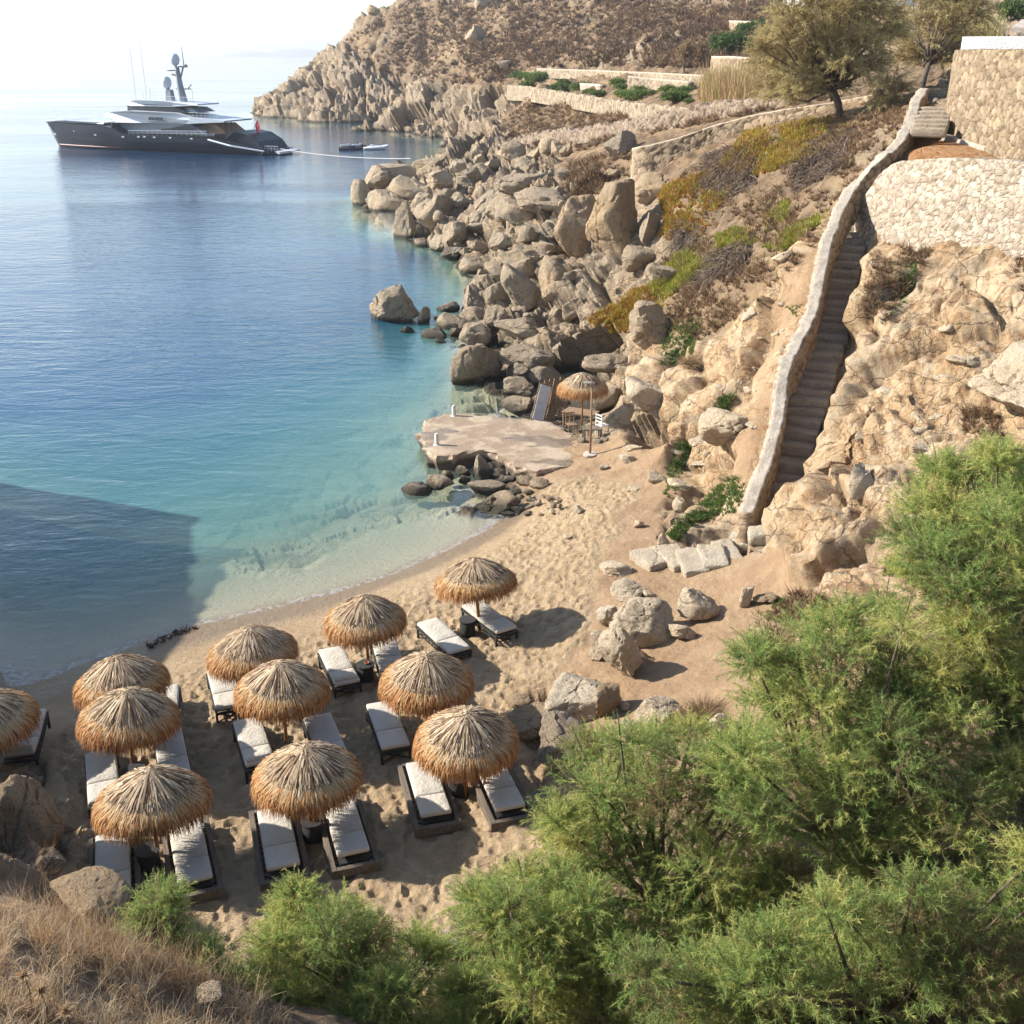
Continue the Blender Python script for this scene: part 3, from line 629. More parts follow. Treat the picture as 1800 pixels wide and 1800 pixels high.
# parapet beside the steps
par = []
for px, py, z, h in [(1311, 905, 3.05, 1.7), (1330, 850, 3.65, 1.7), (1352, 790, 4.4, 1.7), (1369, 720, 5.3, 1.8), (1374, 655, 6.1, 1.8), (1396, 603, 6.85, 1.7), (1424, 558, 7.45, 1.6), (1437, 500, 8.3, 1.6), (1452, 425, 9.45, 1.6), (1472, 372, 10.35, 1.6), (1503, 316, 11.35, 1.4), (1544, 278, 12.16, 1.3), (1582, 246, 12.72, 1.3), (1599, 215, 13.24, 1.2), (1612, 172, 14.05, 1.3), (1624, 157, 14.33, 1.4)]:
    p = at_z(px, py, z); par.append((p[0], p[1], z, z - h))
tag(wall('parapet_wall', par, .44, .34, .07, M['wall_steps'], seed=1, disp=.06, ragged=.09), 'long winding pale parapet wall climbing the left side of the stone steps', 'wall')
# steps
def rough_block(name, size, mat, seed, parent=None, amp=.03, cuts=5, loc=(0, 0, 0), rz=0):
    bm = bmesh.new(); bmesh.ops.create_cube(bm, size=1)
    for v in bm.verts: v.co = Vector((v.co.x * size[0], v.co.y * size[1], v.co.z * size[2]))
    bmesh.ops.bevel(bm, geom=bm.edges[:], offset=min(size) * .18, segments=2, affect='EDGES', profile=.5)
    bmesh.ops.subdivide_edges(bm, edges=[e for e in bm.edges if e.calc_length() > max(size) * .3], cuts=cuts, use_grid_fill=True)
    V = np.array([v.co[:] for v in bm.verts]); bm.normal_update(); N = np.array([v.normal[:] for v in bm.verts])
    L = max(size); q = V / L * 3 + seed * 7.7
    d = amp * (fbm(q[:, 0], q[:, 1], q[:, 2], 3, seed) * 1.6 + .5 * vnoise(q[:, 0] * 3, q[:, 1] * 3, q[:, 2] * 3, seed))
    V = V + N * d[:, None]
    for v, c in zip(bm.verts, V): v.co = c
    me = bpy.data.meshes.new(name); bm.to_mesh(me); bm.free(); me.shade_smooth(); me.set_sharp_from_angle(angle=R(50)); me.materials.append(mat)
    o = bpy.data.objects.new(name, me); C.objects.link(o); o.parent = parent; o.location = loc; o.rotation_euler = (0, 0, rz); return o
M['step'] = m_rock('worn_step_stone', (.60, .50, .38), (.42, .33, .24), (.60, .48, .34), 1.6, False)
stair = empty('stone_staircase', STP[0], 0, 'long flight of worn stone steps climbing the bank beside the parapet wall', 'staircase')
S_ = np.r_[0, np.cumsum(np.linalg.norm(np.diff(STP[:, :2], axis=0), axis=1))]
NS = 31; rng_ = random.Random(4)
qs = np.cumsum([0] + [rng_.uniform(.8, 1.25) * (1.35 if i in (3, 5, 14) else 1) for i in range(NS)]); qs = qs / qs[-1] * S_[-1]
for i in range(NS):
    a, b = qs[i], qs[i + 1]; m_ = (a + b) / 2; p = np.array([np.interp(m_, S_, STP[:, k]) for k in range(3)]); p2 = np.array([np.interp(m_ + .1, S_, STP[:, k]) for k in range(3)])
    rz = math.atan2(p2[1] - p[1], p2[0] - p[0]) - math.pi / 2 + rng_.uniform(-.12, .12)
    wd_ = 1.55 - .2 * (i / NS); h_ = .42; zt = np.interp(b, S_, STP[:, 2]) - .12
    o = rough_block('step', (wd_, (b - a) * 1.25, h_), M['step'], i, stair, .028, 4, (p[0] - STP[0][0] + rng_.uniform(-.04, .04), p[1] - STP[0][1], zt - h_ / 2 - STP[0][2] + rng_.uniform(-.02, .02)), rz)
# short upper flight
u0 = at_z(1631, 232, 13.0); u1 = at_z(1648, 188, 13.72)
up_ = empty('stone_staircase', u0, 0, 'short flight of five grey steps at the top, below the tall stone wall', 'staircase')
for i in range(6):
    f = (i + .5) / 6; p = u0 + (u1 - u0) * f
    rough_block('step', (1.35, .62, .36), M['step'], 60 + i, up_, .015, 3, (p[0] - u0[0], p[1] - u0[1], p[2] - u0[2] - .1), math.atan2(u1[1] - u0[1], u1[0] - u0[0]) - math.pi / 2)
# pale retaining wall
def face_wall(name, rows, thick, L, step, mat, label, seed, disp=.05, cap=False, ragged=0.):
    """rows: picture x, top y, base y, depth"""
    P = []
    for px, yt, yb, Y in rows:
        if Y is None: Y = hit(px, yb)[1]; yb += 6
        a = at_y(px, yt, Y); b = at_y(px, yb, Y); P.append((a[0], a[1], a[2], b[2]))
    return tag(wall(name, P, thick, L, step, mat, seed=seed, disp=disp, cap=cap, ragged=ragged), label, 'wall')
face_wall('retaining_wall', [(1506, 376, 450, 44.0), (1528, 350, 470, 43.2), (1556, 304, 480, 42.2), (1584, 283, 480, 41.4), (1680, 277, 470, 38.8), (1760, 281, 460, 37.0), (1850, 288, 450, 35.2)], .5, .25, .055, M['wall_pale'], 'pale cream rubble retaining wall right of the steps', 2, .028)
face_wall('stone_wall', [(1705, 92, 262, 56.0), (1693, 91, 262, 51.5), (1691, 90, 262, 48.5), (1700, 88, 262, 47.0), (1740, 88, 266, 45.0), (1850, 86, 300, 40.5)], .6, .31, .065, M['wall_house'], 'tall brown rubble wall in the upper right corner', 3, .04)
face_wall('curved_wall', [(1119, 262, 345, 78.5), (1126, 258, 335, 77), (1180, 246, 310, 76), (1250, 222, 290, 75), (1320, 203, 262, 73.5), (1400, 189, 245, 71), (1480, 178, 225, 69), (1545, 166, 210, 66)], .7, .55, .12, M['wall_brown'], 'long curved brown stone wall with a pale cap above the trailing plants', 4, .07, True)
face_wall('dry_stone_wall', [(905, 246, 262, None), (960, 232, 252, None), (1050, 222, 244, None), (1120, 212, 234, None), (1180, 197, 222, None), (1245, 183, 208, None), (1330, 172, 192, None), (1420, 160, 176, None)], .8, .5, .16, M['wall_dry'], 'low dark dry stone wall running across the scrubby slope', 5, .10, False, .25)
face_wall('terrace_wall', [(893, 150, 170, None), (930, 152, 172, None), (1000, 163, 184, None), (1080, 176, 198, None), (1150, 185, 208, None), (1225, 190, 205, None)], .45, .8, .2, M['wall_terrace'], 'long pale wall holding up the lower garden terrace', 6, .10, False, .1)
face_wall('terrace_wall', [(945, 120, 131, None), (1040, 123, 134, None), (1140, 127, 138, None), (1240, 132, 142, None)], .4, .8, .2, M['wall_terrace'], 'thin pale wall edging the upper garden terrace', 7, .06, True)
face_wall('terrace_wall', [(1108, 133, 160, None), (1150, 138, 158, None), (1215, 143, 160, None)], .7, .7, .2, M['wall_terrace'], 'short pale wall between the two garden terraces', 8, .08, True)
face_wall('terrace_wall', [(1018, 146, 152, None), (1060, 148, 155, None)], .8, .7, .2, M['wall_pale'], 'tiny white wall among the terrace shrubs', 9, .05, True)
face_wall('terrace_wall', [(1256, 99, 128, None), (1290, 99, 130, None), (1335, 102, 130, None)], .7, .7, .2, M['wall_brown'], 'short brown wall beside the round green bushes', 10, .08, True)
face_wall('terrace_wall', [(1285, 36, 50, None), (1345, 38, 52, None)], .7, .7, .25, M['wall_brown'], 'small brown wall high on the scrubby hill', 15, .08, True)
face_wall('wall_footing', [(1730, 222, 262, 45.1), (1790, 232, 275, 42.6), (1850, 243, 290, 40.2)], .5, 3, .2, m_simple('weathered_concrete', (.50, .44, .36), .9, .15, 3, .3), 'plain grey concrete footing at the foot of the tall wall', 11, .01)
face_wall('low_kerb', [(1655, 232, 246, 47), (1700, 246, 256, 45.2), (1745, 258, 272, 43.4), (1850, 272, 290, 39.6)], .4, 2, .15, m_simple('pale_concrete', (.55, .48, .38), .9, .15, 3, .3), 'low pale kerb in front of the concrete footing', 12, .02)
# buildings at the top edge
M['white'] = m_simple('whitewash', (.80, .79, .76), .85, .04, 1.2, .2, 12)
M['roofc'] = m_simple('pale_roof_screed', (.58, .50, .42), .9, .12, 1.5, .3, 10)
M['timber_and_shade'] = m_simple('timber_and_shade', (.10, .075, .06), .7, .2, 6, .3, 40)  # window frame timber; also the shade coloured onto the hut front
M['glass'] = m_simple('dark_glass', (.03, .035, .04), .1, .05, 2, 0, spec=.8)
def house(name, px, py, Y, size, rz, label, wins):
    p = at_y(px, py, Y); h = empty(name, (p[0], p[1], p[2]), rz, label, 'building')
    MB().box((0, 0, size[2] / 2), size, bev=.12).build('wall', M['white'], h, True, 40)
    MB().box((0, 0, size[2] + .08), (size[0] + .3, size[1] + .3, .3), bev=.08).build('roof', M['roofc'], h, True, 40)
    for x, z, w_, hh in wins:
        f = MB().box((x, -size[1] / 2 - .03, z), (w_ + .16, .1, hh + .16)).build('window', M['timber_and_shade'], h)
        MB().box((x, -size[1] / 2 - .09, z), (w_, .04, hh)).build('pane', M['glass'], f)
    return h
house('white_house', 1490, 13, 140, (13, 8, 4.2), .1, 'low white house half hidden behind the olive trees on the hilltop', [(-4, 2.2, 1.4, 1.4), (0, 2.2, 1.4, 1.4), (4, 2.0, 1.2, 2.0)])
p = at_y(1790, 70, 52)
hut = empty('flat_roofed_hut', (p[0] + 2.0, p[1] + 2, p[2] - 1.4), -.5, 'white hut with a pale sloping roof above the tall stone wall', 'building')
MB().box((0, -2.0, .95), (6.4, .3, 1.2), bev=.03).build('wall', M['white'], hut, True, 40)
MB().prism([(-1.4, 1.75), (4.2, 1.75), (4.2, 1.95), (-1.4, 1.95)], 0, 3.6).build('roof', M['roofc'], hut).rotation_euler = (.12, 0, 0)
MB().box((1.4, 1.7, .95), (4.0, 3.0, 1.7)).build('shaded_front', M['timber_and_shade'], hut)  # shade below the roof, put in as a dark block
# jetty
JT = [(738, 752), (748, 738), (775, 727), (805, 725), (870, 731), (925, 735), (975, 742), (1010, 762), (1048, 785), (1040, 806), (985, 822), (935, 829), (905, 820), (880, 800), (850, 789), (820, 792), (798, 801), (765, 802), (748, 788), (738, 770)]
def m_jetty():
    t = NT('worn_jetty_concrete'); co = t.pos(); a = t.noise(co, .8, 5, .65, .4); b = t.noise(co, 9, 4, .75); sx_ = t.n('ShaderNodeSeparateXYZ'); t.set(sx_.inputs[0], co)
    c = t.mix(t.rng(a, .42, .58), (.30, .225, .155), (.44, .35, .25)); c = t.mix(t.math('MULTIPLY', t.rng(b, .5, .7), .5), c, (.20, .15, .10))
    pud = t.rng(t.noise(t.scale(co, (.5, 1, 1)), .55, 3, .5), .56, .60); c = t.mix(t.math('MULTIPLY', pud, .55), c, (.12, .085, .055))
    c = t.mix(t.rng(sx_.outputs[2], .45, .25), c, (.10, .075, .055))
    return t.done(t.bsdf(c, t.rng(pud, 0, 1, .9, .25), t.bump(t.math('ADD', b, t.math('MULTIPLY', a, 1.5)), .7, .05), .3))
ZJ = .62; o2 = []
rj = random.Random(2); P = [at_z(x, y, ZJ) for x, y in JT]
for i in range(len(P)):
    a, b = P[i], P[(i + 1) % len(P)]; n = max(1, int(np.linalg.norm(b - a) / .28))
    for k in range(n): q = a + (b - a) * k / n; o2.append(q + np.array([rj.gauss(0, .07), rj.gauss(0, .07), 0]))
cen = np.mean(o2, axis=0); n = len(o2); V = []; F = []
lv = [(0, .93, 0), (0, .985, -.02), (0, 1.0, -.12), (0, .985, -.35), (0, .95, -.6), (0, .96, -1.3)]
for li, (_, s_, dz) in enumerate(lv):
    for q in o2:
        rad = (q - cen); V.append(cen + rad * s_ + np.array([rj.gauss(0, .04), rj.gauss(0, .04), dz + rj.gauss(0, .02 if li else .008)]) * (1 if li else 1))
for li in range(len(lv) - 1):
    for k in range(n): k2 = (k + 1) % n; F.append((li * n + k, li * n + k2, (li + 1) * n + k2, (li + 1) * n + k))
F.append(tuple(range(n - 1, -1, -1)))
jet = MB().add(V, F).build('jetty', m_jetty(), None, False)
tag(jet, 'rough concrete landing jetty jutting into the clear water', 'jetty')
# ------------------------------------------------------------------ boulders
def rock_verts(seed, sub=4, planes=16, soft=14, amp=.05, flat=1.0):
    bm = bmesh.new(); bmesh.ops.create_icosphere(bm, subdivisions=sub, radius=1)
    D = np.array([v.co[:] for v in bm.verts]); F = np.array([[v.index for v in f.verts] for f in bm.faces]); bm.free()
    D /= np.linalg.norm(D, axis=1, keepdims=True); rg = np.random.RandomState(seed)
    Nn = rg.normal(size=(planes, 3)); Nn /= np.linalg.norm(Nn, axis=1, keepdims=True); dist = rg.uniform(.5, .98, planes)
    c = np.maximum(D @ Nn.T, 1e-3) / dist                       # 1/r for each plane
    r = 1 / (np.sum(np.maximum(c, 0) ** soft, 1) + .75 ** soft) ** (1 / soft)
    V = D * r[:, None]
    q = V + seed * 3.1
    d = amp * (1.9 * fbm(q[:, 0] * 1.6, q[:, 1] * 1.6, q[:, 2] * 1.6, 5, seed) + .5 * fbm(q[:, 0] * 7, q[:, 1] * 7, q[:, 2] * 7, 3, seed + 5))
    f1, f2, h = worley(q[:, 0] * 1.3, q[:, 1] * 1.3, q[:, 2] * 1.3, seed + 40, .5)
    d = d + amp * (.9 * h - 1.0 * (1 - sstep(0, .07, f2 - f1)))
    V = V + D * d[:, None]; mx = np.abs(V).max(0); V = V / mx
    return V, F
RV = {}
def rock_mesh(key, sub=4):
    if key not in RV:
        kind, seed = key; V, F = rock_verts(seed, sub, {'round': 11, 'block': 9, 'slab': 9}[kind], {'round': 28, 'block': 80, 'slab': 70}[kind], {'round': .075, 'block': .075, 'slab': .075}[kind])
        o = mesh_np('boulder', V, tris=F, mats=M['rock_grey'], smooth=True); me = o.data; me.set_sharp_from_angle(angle=R(34)); bpy.data.objects.remove(o); RV[key] = me
    return RV[key]
rk_n = [0]
def boulder(cx, cy, w_, h_, mat='rock_grey', kind='round', label=None, group=None, name='boulder', cat='boulder', seed=None, sub=4, Y=None, tilt=.25, dz=0, hfix=None):
    rk_n[0] += 1; rg = random.Random(rk_n[0] * 31 + 7)
    base = hit(cx, min(cy + h_ * .42, 1799)) if Y is None else at_y(cx, cy, Y)
    s = px_scale(base); wd_ = w_ / s; th = math.atan2(HCAM - base[2], math.hypot(base[0], base[1]))
    dp = wd_ * rg.uniform(.75, .95); hh = (h_ / s - dp * math.sin(th) * .8) / math.cos(th); hh = min(max(hh, .38 * wd_), 1.7 * wd_)
    if hfix: hh = hfix; dp = max((h_ / s - hh * math.cos(th)) / math.sin(th), .3 * wd_)
    c = at_y(cx, cy, base[1] + dp * .35)
    if base[2] < .12 and not hfix and Y is None: c = c - np.array([0, 0, hh * .16]); hh *= 1.32
    sd_ = seed if seed is not None else rg.randrange(9)
    me = rock_mesh((kind, sd_), sub)
    key = me.name + '_' + mat
    if mat != 'rock_grey':
        m2 = bpy.data.meshes.get(key)
        if m2 is None: m2 = me.copy(); m2.name = key; m2.materials[0] = M[mat]
        me = m2
    o = bpy.data.objects.new(name, me); C.objects.link(o)
    o.location = [float(a) for a in c + np.array([0, 0, dz])]; o.scale = (wd_ / 2 * 1.08, dp / 2 * 1.1, hh / 2 * 1.15)
    o.rotation_euler = (rg.uniform(-tilt, tilt) * .5, rg.uniform(-tilt, tilt), rg.choice((0, math.pi)) + rg.uniform(-.3, .3))
    return tag(o, label, cat, group)
def Z4(x, y, a, b): return 600 + x / 2.769, 250 + y / 2.769, a / 2.769, b / 2.769
def ZA(x, y, a, b): return 650 + x / 2.571, 620 + y / 2.571, a / 2.571, b / 2.571
def ZB(x, y, a, b): return 900 + x / 2, 900 + y / 2, a / 2, b / 2
def ZC(x, y, a, b): return 450 + x / 2.571, y / 2.571, a / 2.571, b / 2.571
def ZD(x, y, a, b): return 1050 + x / 2.25, 150 + y / 2.25, a / 2.25, b / 2.25
GS = 'boulders heaped along the rocky shore'
NAMED = [
 (Z4(280, 790, 295, 215), 'rock_grey', 'round', 'big lone rock standing in the blue water off the shore', 3),
 (Z4(400, 845, 62, 95), 'rock_grey', 'block', 'narrow rock leaning on the right side of the lone rock in the water', 4),
 (Z4(660, 1070, 260, 260), 'rock_grey', 'round', 'big blocky boulder at the waterline behind the jetty', 5),
 (Z4(890, 1030, 290, 170), 'rock_grey', 'round', 'long boulder wedged right of the blocky waterline boulder', 6),
 (Z4(870, 905, 240, 160), 'rock_grey', 'round', 'smooth boulder under the split giant boulder', 7),
 (Z4(890, 735, 205, 285), 'rock_grey', 'round', 'left half of the split giant boulder on the shore', 8),
 (Z4(1075, 705, 240, 300), 'rock_warm', 'round', 'right half of the split giant boulder on the shore', 2),
 (Z4(1155, 420, 250, 330), 'rock_warm', 'round', 'upright tawny boulder, left of the leaning pair below the curved wall', 1),
 (Z4(1330, 370, 250, 410), 'rock_warm', 'round', 'tallest tawny boulder, right of the leaning pair below the curved wall', 0),
 (Z4(1500, 235, 160, 160), 'rock_warm', 'round', 'brown boulder propping up the left end of the curved wall', 3),
 (Z4(1245, 430, 110, 110), 'rock_warm', 'round', 'small rock jammed between the leaning pair of tawny boulders', 4),
 (Z4(700, 365, 330, 250), 'rock_grey', 'slab', 'huge cracked slab boulder on the middle of the rocky point', 2),
 (Z4(545, 435, 130, 160), 'rock_grey', 'block', 'cracked block at the left foot of the huge slab boulder', 5),
 (Z4(320, 390, 130, 185), 'rock_grey', 'round', 'upright pointed boulder at the waterline of the rocky point', 6),
 (Z4(850, 205, 300, 100), 'rock_grey', 'slab', 'flat layered slab behind the huge cracked slab boulder', 7),
 (Z4(775, 495, 120, 115), 'rock_grey', 'round', 'rounded boulder right of the dark flat slab at the waterline', 1),
 (Z4(920, 455, 115, 105), 'rock_grey', 'round', 'oval boulder left of the leaning tawny pair', 0),
 (Z4(545, 530, 160, 66), 'rock_dark', 'slab', 'dark flat slab lying at the waterline', 1),
 (Z4(480, 495, 120, 90), 'rock_grey', 'slab', 'thin slab leaning over the water beside the dark flat slab', 3),
 (Z4(515, 803, 115, 62), 'rock_dark', 'round', 'dark wet rock nearest the lone rock, upper of two', 2),
 (Z4(490, 862, 86, 62), 'rock_dark', 'round', 'dark wet rock nearest the lone rock, lower of two', 5),
 (Z4(310, 912, 84, 44), 'rock_dark', 'round', 'low dark rock awash in front of the lone rock', 6),
 (Z4(1290, 1255, 160, 150), 'rock_grey', 'round', 'dark rounded boulder right of the far thatched parasol pole', 7),
 (Z4(1500, 1245, 250, 270), 'rock_pale', 'round', 'large pale boulder on the bank right of the far parasol', 8),
 (Z4(1500, 905, 190, 270), 'rock_grey', 'round', 'long grey boulder leaning below the yellow ice plants', 3),
 (Z4(1500, 440, 110, 210), 'rock_grey', 'round', 'smooth grey boulder in the hollow under the curved wall', 4),
 (ZA(1640, 325, 290, 240), 'rock_pale', 'round', 'large round pale boulder in the bank left of the steps', 6),
 (ZA(555, 675, 235, 100), 'rock_grey', 'round', 'long low boulder on the wet sand, largest by the jetty', 2),
 (ZA(520, 602, 170, 100), 'rock_grey', 'round', 'grey boulder behind the long low boulder by the jetty', 5),
 (ZA(500, 520, 110, 110), 'rock_grey', 'block', 'upright block against the front edge of the jetty', 8),
 (ZA(330, 502, 130, 62), 'rock_grey', 'round', 'flat topped boulder under the left end of the jetty', 7),
 (ZA(315, 582, 130, 95), 'rock_grey', 'round', 'wet boulder left of the group in front of the jetty', 1),
 (ZA(230, 612, 160, 60), 'rock_dark', 'round', 'half sunken dark rock farthest left of the jetty group', 0),
 (ZA(1120, 975, 150, 90), 'rock_pale', 'slab', 'fan shaped pale rock at the foot of the slab path', 3),
 (ZB(415, 272, 115, 84), 'rock_pale', 'slab', 'pale pointed slab below the fan shaped rock', 6),
 (ZB(460, 388, 200, 170), 'rock_pale', 'round', 'wide pale boulder behind the upright egg shaped boulder', 1),
 (ZB(652, 325, 130, 125), 'rock_pale', 'block', 'pale angular rock on the dirt right of the wide pale boulder', 2),
 (ZB(600, 422, 75, 66), 'rock_pale', 'round', 'small pale rock at the foot of the angular rock', 3),
 (ZB(400, 500, 165, 225), 'rock_pale', 'round', 'upright egg shaped boulder at the back of the beach', 4),
 (ZB(312, 470, 62, 120), 'rock_pale', 'round', 'slim rock tucked left of the egg shaped boulder', 5),
 (ZB(212, 638, 235, 205), 'rock_pale', 'round', 'big round pale boulder at the right edge of the sand', 6),
 (ZB(342, 668, 95, 120), 'rock_warm', 'round', 'brown rock between the big round boulder and the dirt slope', 7),
 (ZB(60, 745, 170, 120), 'rock_warm', 'round', 'low smooth rock in the sand left of the big grey boulder', 8),
 (ZB(45, 662, 105, 60), 'rock_warm', 'round', 'low rock in the sand behind the smooth low rock', 0),
 (ZB(155, 815, 235, 205), 'rock_grey', 'round', 'big grey boulder touching the nearest tamarisk on the beach', 4),
 (ZB(510, 725, 160, 150), 'rock_pale', 'block', 'white sided block just behind the tamarisk crowns', 5),
 (ZB(722, 745, 110, 100), 'rock_pale', 'round', 'white rock at the foot of the dry grass tussock', 6),
 (ZB(330, 368, 70, 90), 'rock_pale', 'round', 'pale rock left of the wide pale boulder', 2),
 (ZB(825, 290, 50, 92), 'rock_pale', 'slab', 'thin pale rock standing in the dirt below the slab path', 7),
 (ZB(905, 300, 95, 50), 'rock_warm', 'slab', 'flat brown rock in the dirt beside the low creeping plant', 8),
 (ZD(1700, 1205, 640, 400), 'rock_pale', 'round', 'enormous smooth pale boulder set in the bank at the right edge', 3),
 (ZD(1040, 1575, 110, 160), 'rock_pale', 'block', 'upright cracked block in the right hand bank', 4),
 (ZD(1590, 1430, 150, 110), 'rock_warm', 'block', 'rock under the enormous smooth pale boulder', 5),
 (ZD(1182, 582, 66, 30), 'rock_pale', 'slab', 'small white slab at the foot of the pale retaining wall', 1),
 (ZD(735, 685, 90, 66), 'rock_pale', 'block', 'angular pale slab on the slope among yellow green plants', 2),
 (ZC(590, 14, 56, 50), 'rock_warm', 'round', 'round boulder on the skyline of the headland, right of two', 1),
 (ZC(535, 48, 64, 40), 'rock_warm', 'slab', 'flat boulder on the skyline of the headland, left of two', 2),
 (ZC(1020, 22, 66, 56), 'rock_grey', 'round', 'round boulder near the top of the headland', 3),
 (ZC(990, 165, 90, 80), 'rock_grey', 'block', 'dark faced block on the scrubby headland', 4),
 (ZC(1120, 296, 66, 50), 'rock_grey', 'round', 'round boulder left of the upper garden terrace', 5),
 (ZC(1640, 655, 160, 120), 'rock_grey', 'slab', 'layered boulder on the scrub in front of the dry stone wall', 6),
 (ZC(1160, 685, 120, 80), 'rock_grey', 'round', 'pale round boulder left end of the dry stone wall', 7),
 (ZC(1410, 680, 76, 66), 'rock_grey', 'block', 'angular rock just under the dry stone wall', 8),
 (ZC(1330, 665, 100, 80), 'rock_grey', 'slab', 'tilted slab left of the angular rock under the dry stone wall', 0),
 (ZC(1610, 792, 76, 50), 'rock_warm', 'round', 'small round boulder left of the end of the curved wall', 1),
]
for (a, mat, kind, lab, sd_) in NAMED:
    big = a[2] > 70
    if a[1] > 1000 and a[0] > 900: a = (a[0], a[1], a[2] * 1.14, a[3] * 1.14)
    boulder(*a, mat=mat, kind=kind, label=lab, seed=sd_ + (20 if big else 0), sub=5 if big else 4, tilt=.15)
MID = [Z4(455, 350, 160, 170), Z4(860, 330, 180, 120), Z4(240, 280, 180, 120), Z4(345, 235, 180, 110), Z4(110, 250, 95, 115), Z4(170, 190, 120, 120), Z4(285, 165, 210, 110), Z4(440, 110, 130, 80), Z4(485, 190, 100, 90), Z4(505, 280, 90, 80), Z4(960, 290, 200, 110),
 Z4(820, 50, 120, 90), Z4(740, 120, 100, 70), Z4(870, 560, 140, 110), Z4(1030, 530, 90, 60), Z4(650, 512, 100, 60), Z4(650, 600, 120, 80), Z4(745, 600, 100, 60), Z4(795, 632, 130, 60), Z4(700, 672, 100, 70), Z4(900, 600, 110, 100), Z4(640, 770, 160, 130), Z4(550, 872, 140, 74),
 Z4(670, 850, 150, 80), Z4(765, 860, 110, 130), Z4(630, 945, 150, 110), Z4(700, 905, 100, 70), Z4(990, 1130, 210, 120), Z4(865, 1190, 140, 100), Z4(880, 1270, 160, 90), Z4(985, 1240, 100, 100), Z4(1160, 810, 130, 120), Z4(1460, 570, 150, 130), Z4(1560, 640, 140, 100),
 Z4(1200, 960, 150, 120), Z4(1330, 1080, 230, 110), Z4(1110, 1010, 140, 90), Z4(740, 750, 90, 120), Z4(560, 300, 70, 90), Z4(620, 160, 90, 70), Z4(560, 130, 80, 70), Z4(1020, 430, 90, 70), Z4(980, 520, 100, 80), Z4(600, 200, 70, 60), Z4(900, 110, 90, 60), Z4(960, 60, 90, 60), Z4(1050, 30, 80, 60), Z4(1100, 150, 90, 50), Z4(1000, 590, 120, 50), Z4(380, 300, 110, 90), Z4(420, 250, 90, 80)]
for a in MID: boulder(a[0], a[1], a[2] * 1.22, a[3] * 1.18, mat='rock_grey', kind=random.Random(int(a[0] * 7)).choice(('round', 'block', 'block')), label='mid sized beige boulder packed among the giants of the rocky shore', group=GS)
DK = [Z4(460, 932, 130, 50), Z4(560, 922, 80, 60), Z4(485, 965, 60, 26), Z4(600, 900, 60, 50)]
for a in DK: boulder(*a, mat='rock_dark', kind='round', label='low dark wet rock in the shallows right of the lone rock', group='wet rocks beside the lone rock')
for a in [ZA(570, 540, 85, 60), ZA(420, 537, 76, 50), ZA(360, 552, 66, 62), ZA(660, 620, 64, 52), ZA(700, 580, 110, 54), ZA(757, 592, 100, 66), ZA(720, 628, 66, 34), ZA(668, 710, 58, 46), ZA(622, 726, 60, 32), ZA(620, 570, 90, 40), ZA(430, 575, 60, 40)]:
    boulder(*a, mat='rock_grey', kind='round', label='small brown rock in the group beside the jetty', group='small rocks beside the jetty')
rg = random.Random(9)
for k in range(26):
    x, y = rg.uniform(690, 860), rg.uniform(640, 735); 
    if (x - 690) * .25 + 640 > y + 20: continue
    boulder(*ZA(x, y, rg.uniform(22, 42), rg.uniform(20, 34)), mat=rg.choice(('rock_pale', 'rock_grey')), kind='block', label='fist sized pale cobble on the sand behind the long low boulder', group='cobbles by the jetty', name='cobble', cat='rock')
for a in [ZA(1290, 562, 96, 60), ZA(1190, 612, 80, 34), ZA(1170, 478, 80, 50), ZA(1190, 428, 80, 26), ZA(945, 706, 50, 40), ZA(1212, 772, 54, 58), ZA(1060, 517, 50, 30), ZA(1330, 860, 60, 90), ZA(890, 830, 40, 26), ZA(1410, 690, 80, 80), ZB(480, 285, 40, 34), ZB(402, 682, 36, 42), ZB(410, 745, 66, 60), ZA(1400, 590, 110, 60), ZA(1500, 500, 120, 70), ZA(1380, 450, 100, 50)]:
    boulder(*a, mat='rock_pale', kind='block', label='pale stone half buried in the dirt slope behind the beach', group='stones in the dirt slope')
for k, a in enumerate([(790, 1642, 26, 20), (812, 1632, 30, 24), (800, 1655, 30, 20), (778, 1650, 22, 18), (822, 1648, 20, 16)]):
    boulder(*a, mat='rock_pale', kind='block', label='white stone in the little pile on the sand behind the front shrubs', group='white stone pile', name='stone', cat='rock')
# slabs of the path that leads to the steps
SL = [(ZA(1770, 832, 95, 44), 'topmost pale slab of the path, right at the foot of the steps'), (ZA(1700, 866, 120, 60), 'second pale slab of the path below the steps'), (ZA(1615, 920, 80, 100), 'third pale slab of the path, narrow and upright looking'), (ZA(1550, 940, 95, 100), 'fourth pale slab of the path, squarish'), (ZA(1455, 962, 95, 104), 'fifth slab of the path, tapering to the front'), (ZA(1378, 940, 95, 100), 'sixth and lowest smooth slab of the path'), (ZA(1275, 945, 110, 80), 'broad worn slab between the path and the fan shaped rock')]
for k, (a, lab) in enumerate(SL):
    P_ = hit(a[0], a[1]); s_ = px_scale(P_); th = math.atan2(HCAM - P_[2], math.hypot(P_[0], P_[1])); wd_ = a[2] / s_ * 1.25; dp = min(a[3] / s_ / math.sin(th) * 1.0, 1.9)
    o = rough_block('path_slab', (wd_, dp, .34), M['slab'], 80 + k, None, .045, 5, (P_[0], P_[1], P_[2] + .06), -.25 + .1 * k + random.Random(k).uniform(-.15, .15)); o.rotation_euler[1] = -.06; tag(o, lab, 'stone slab')
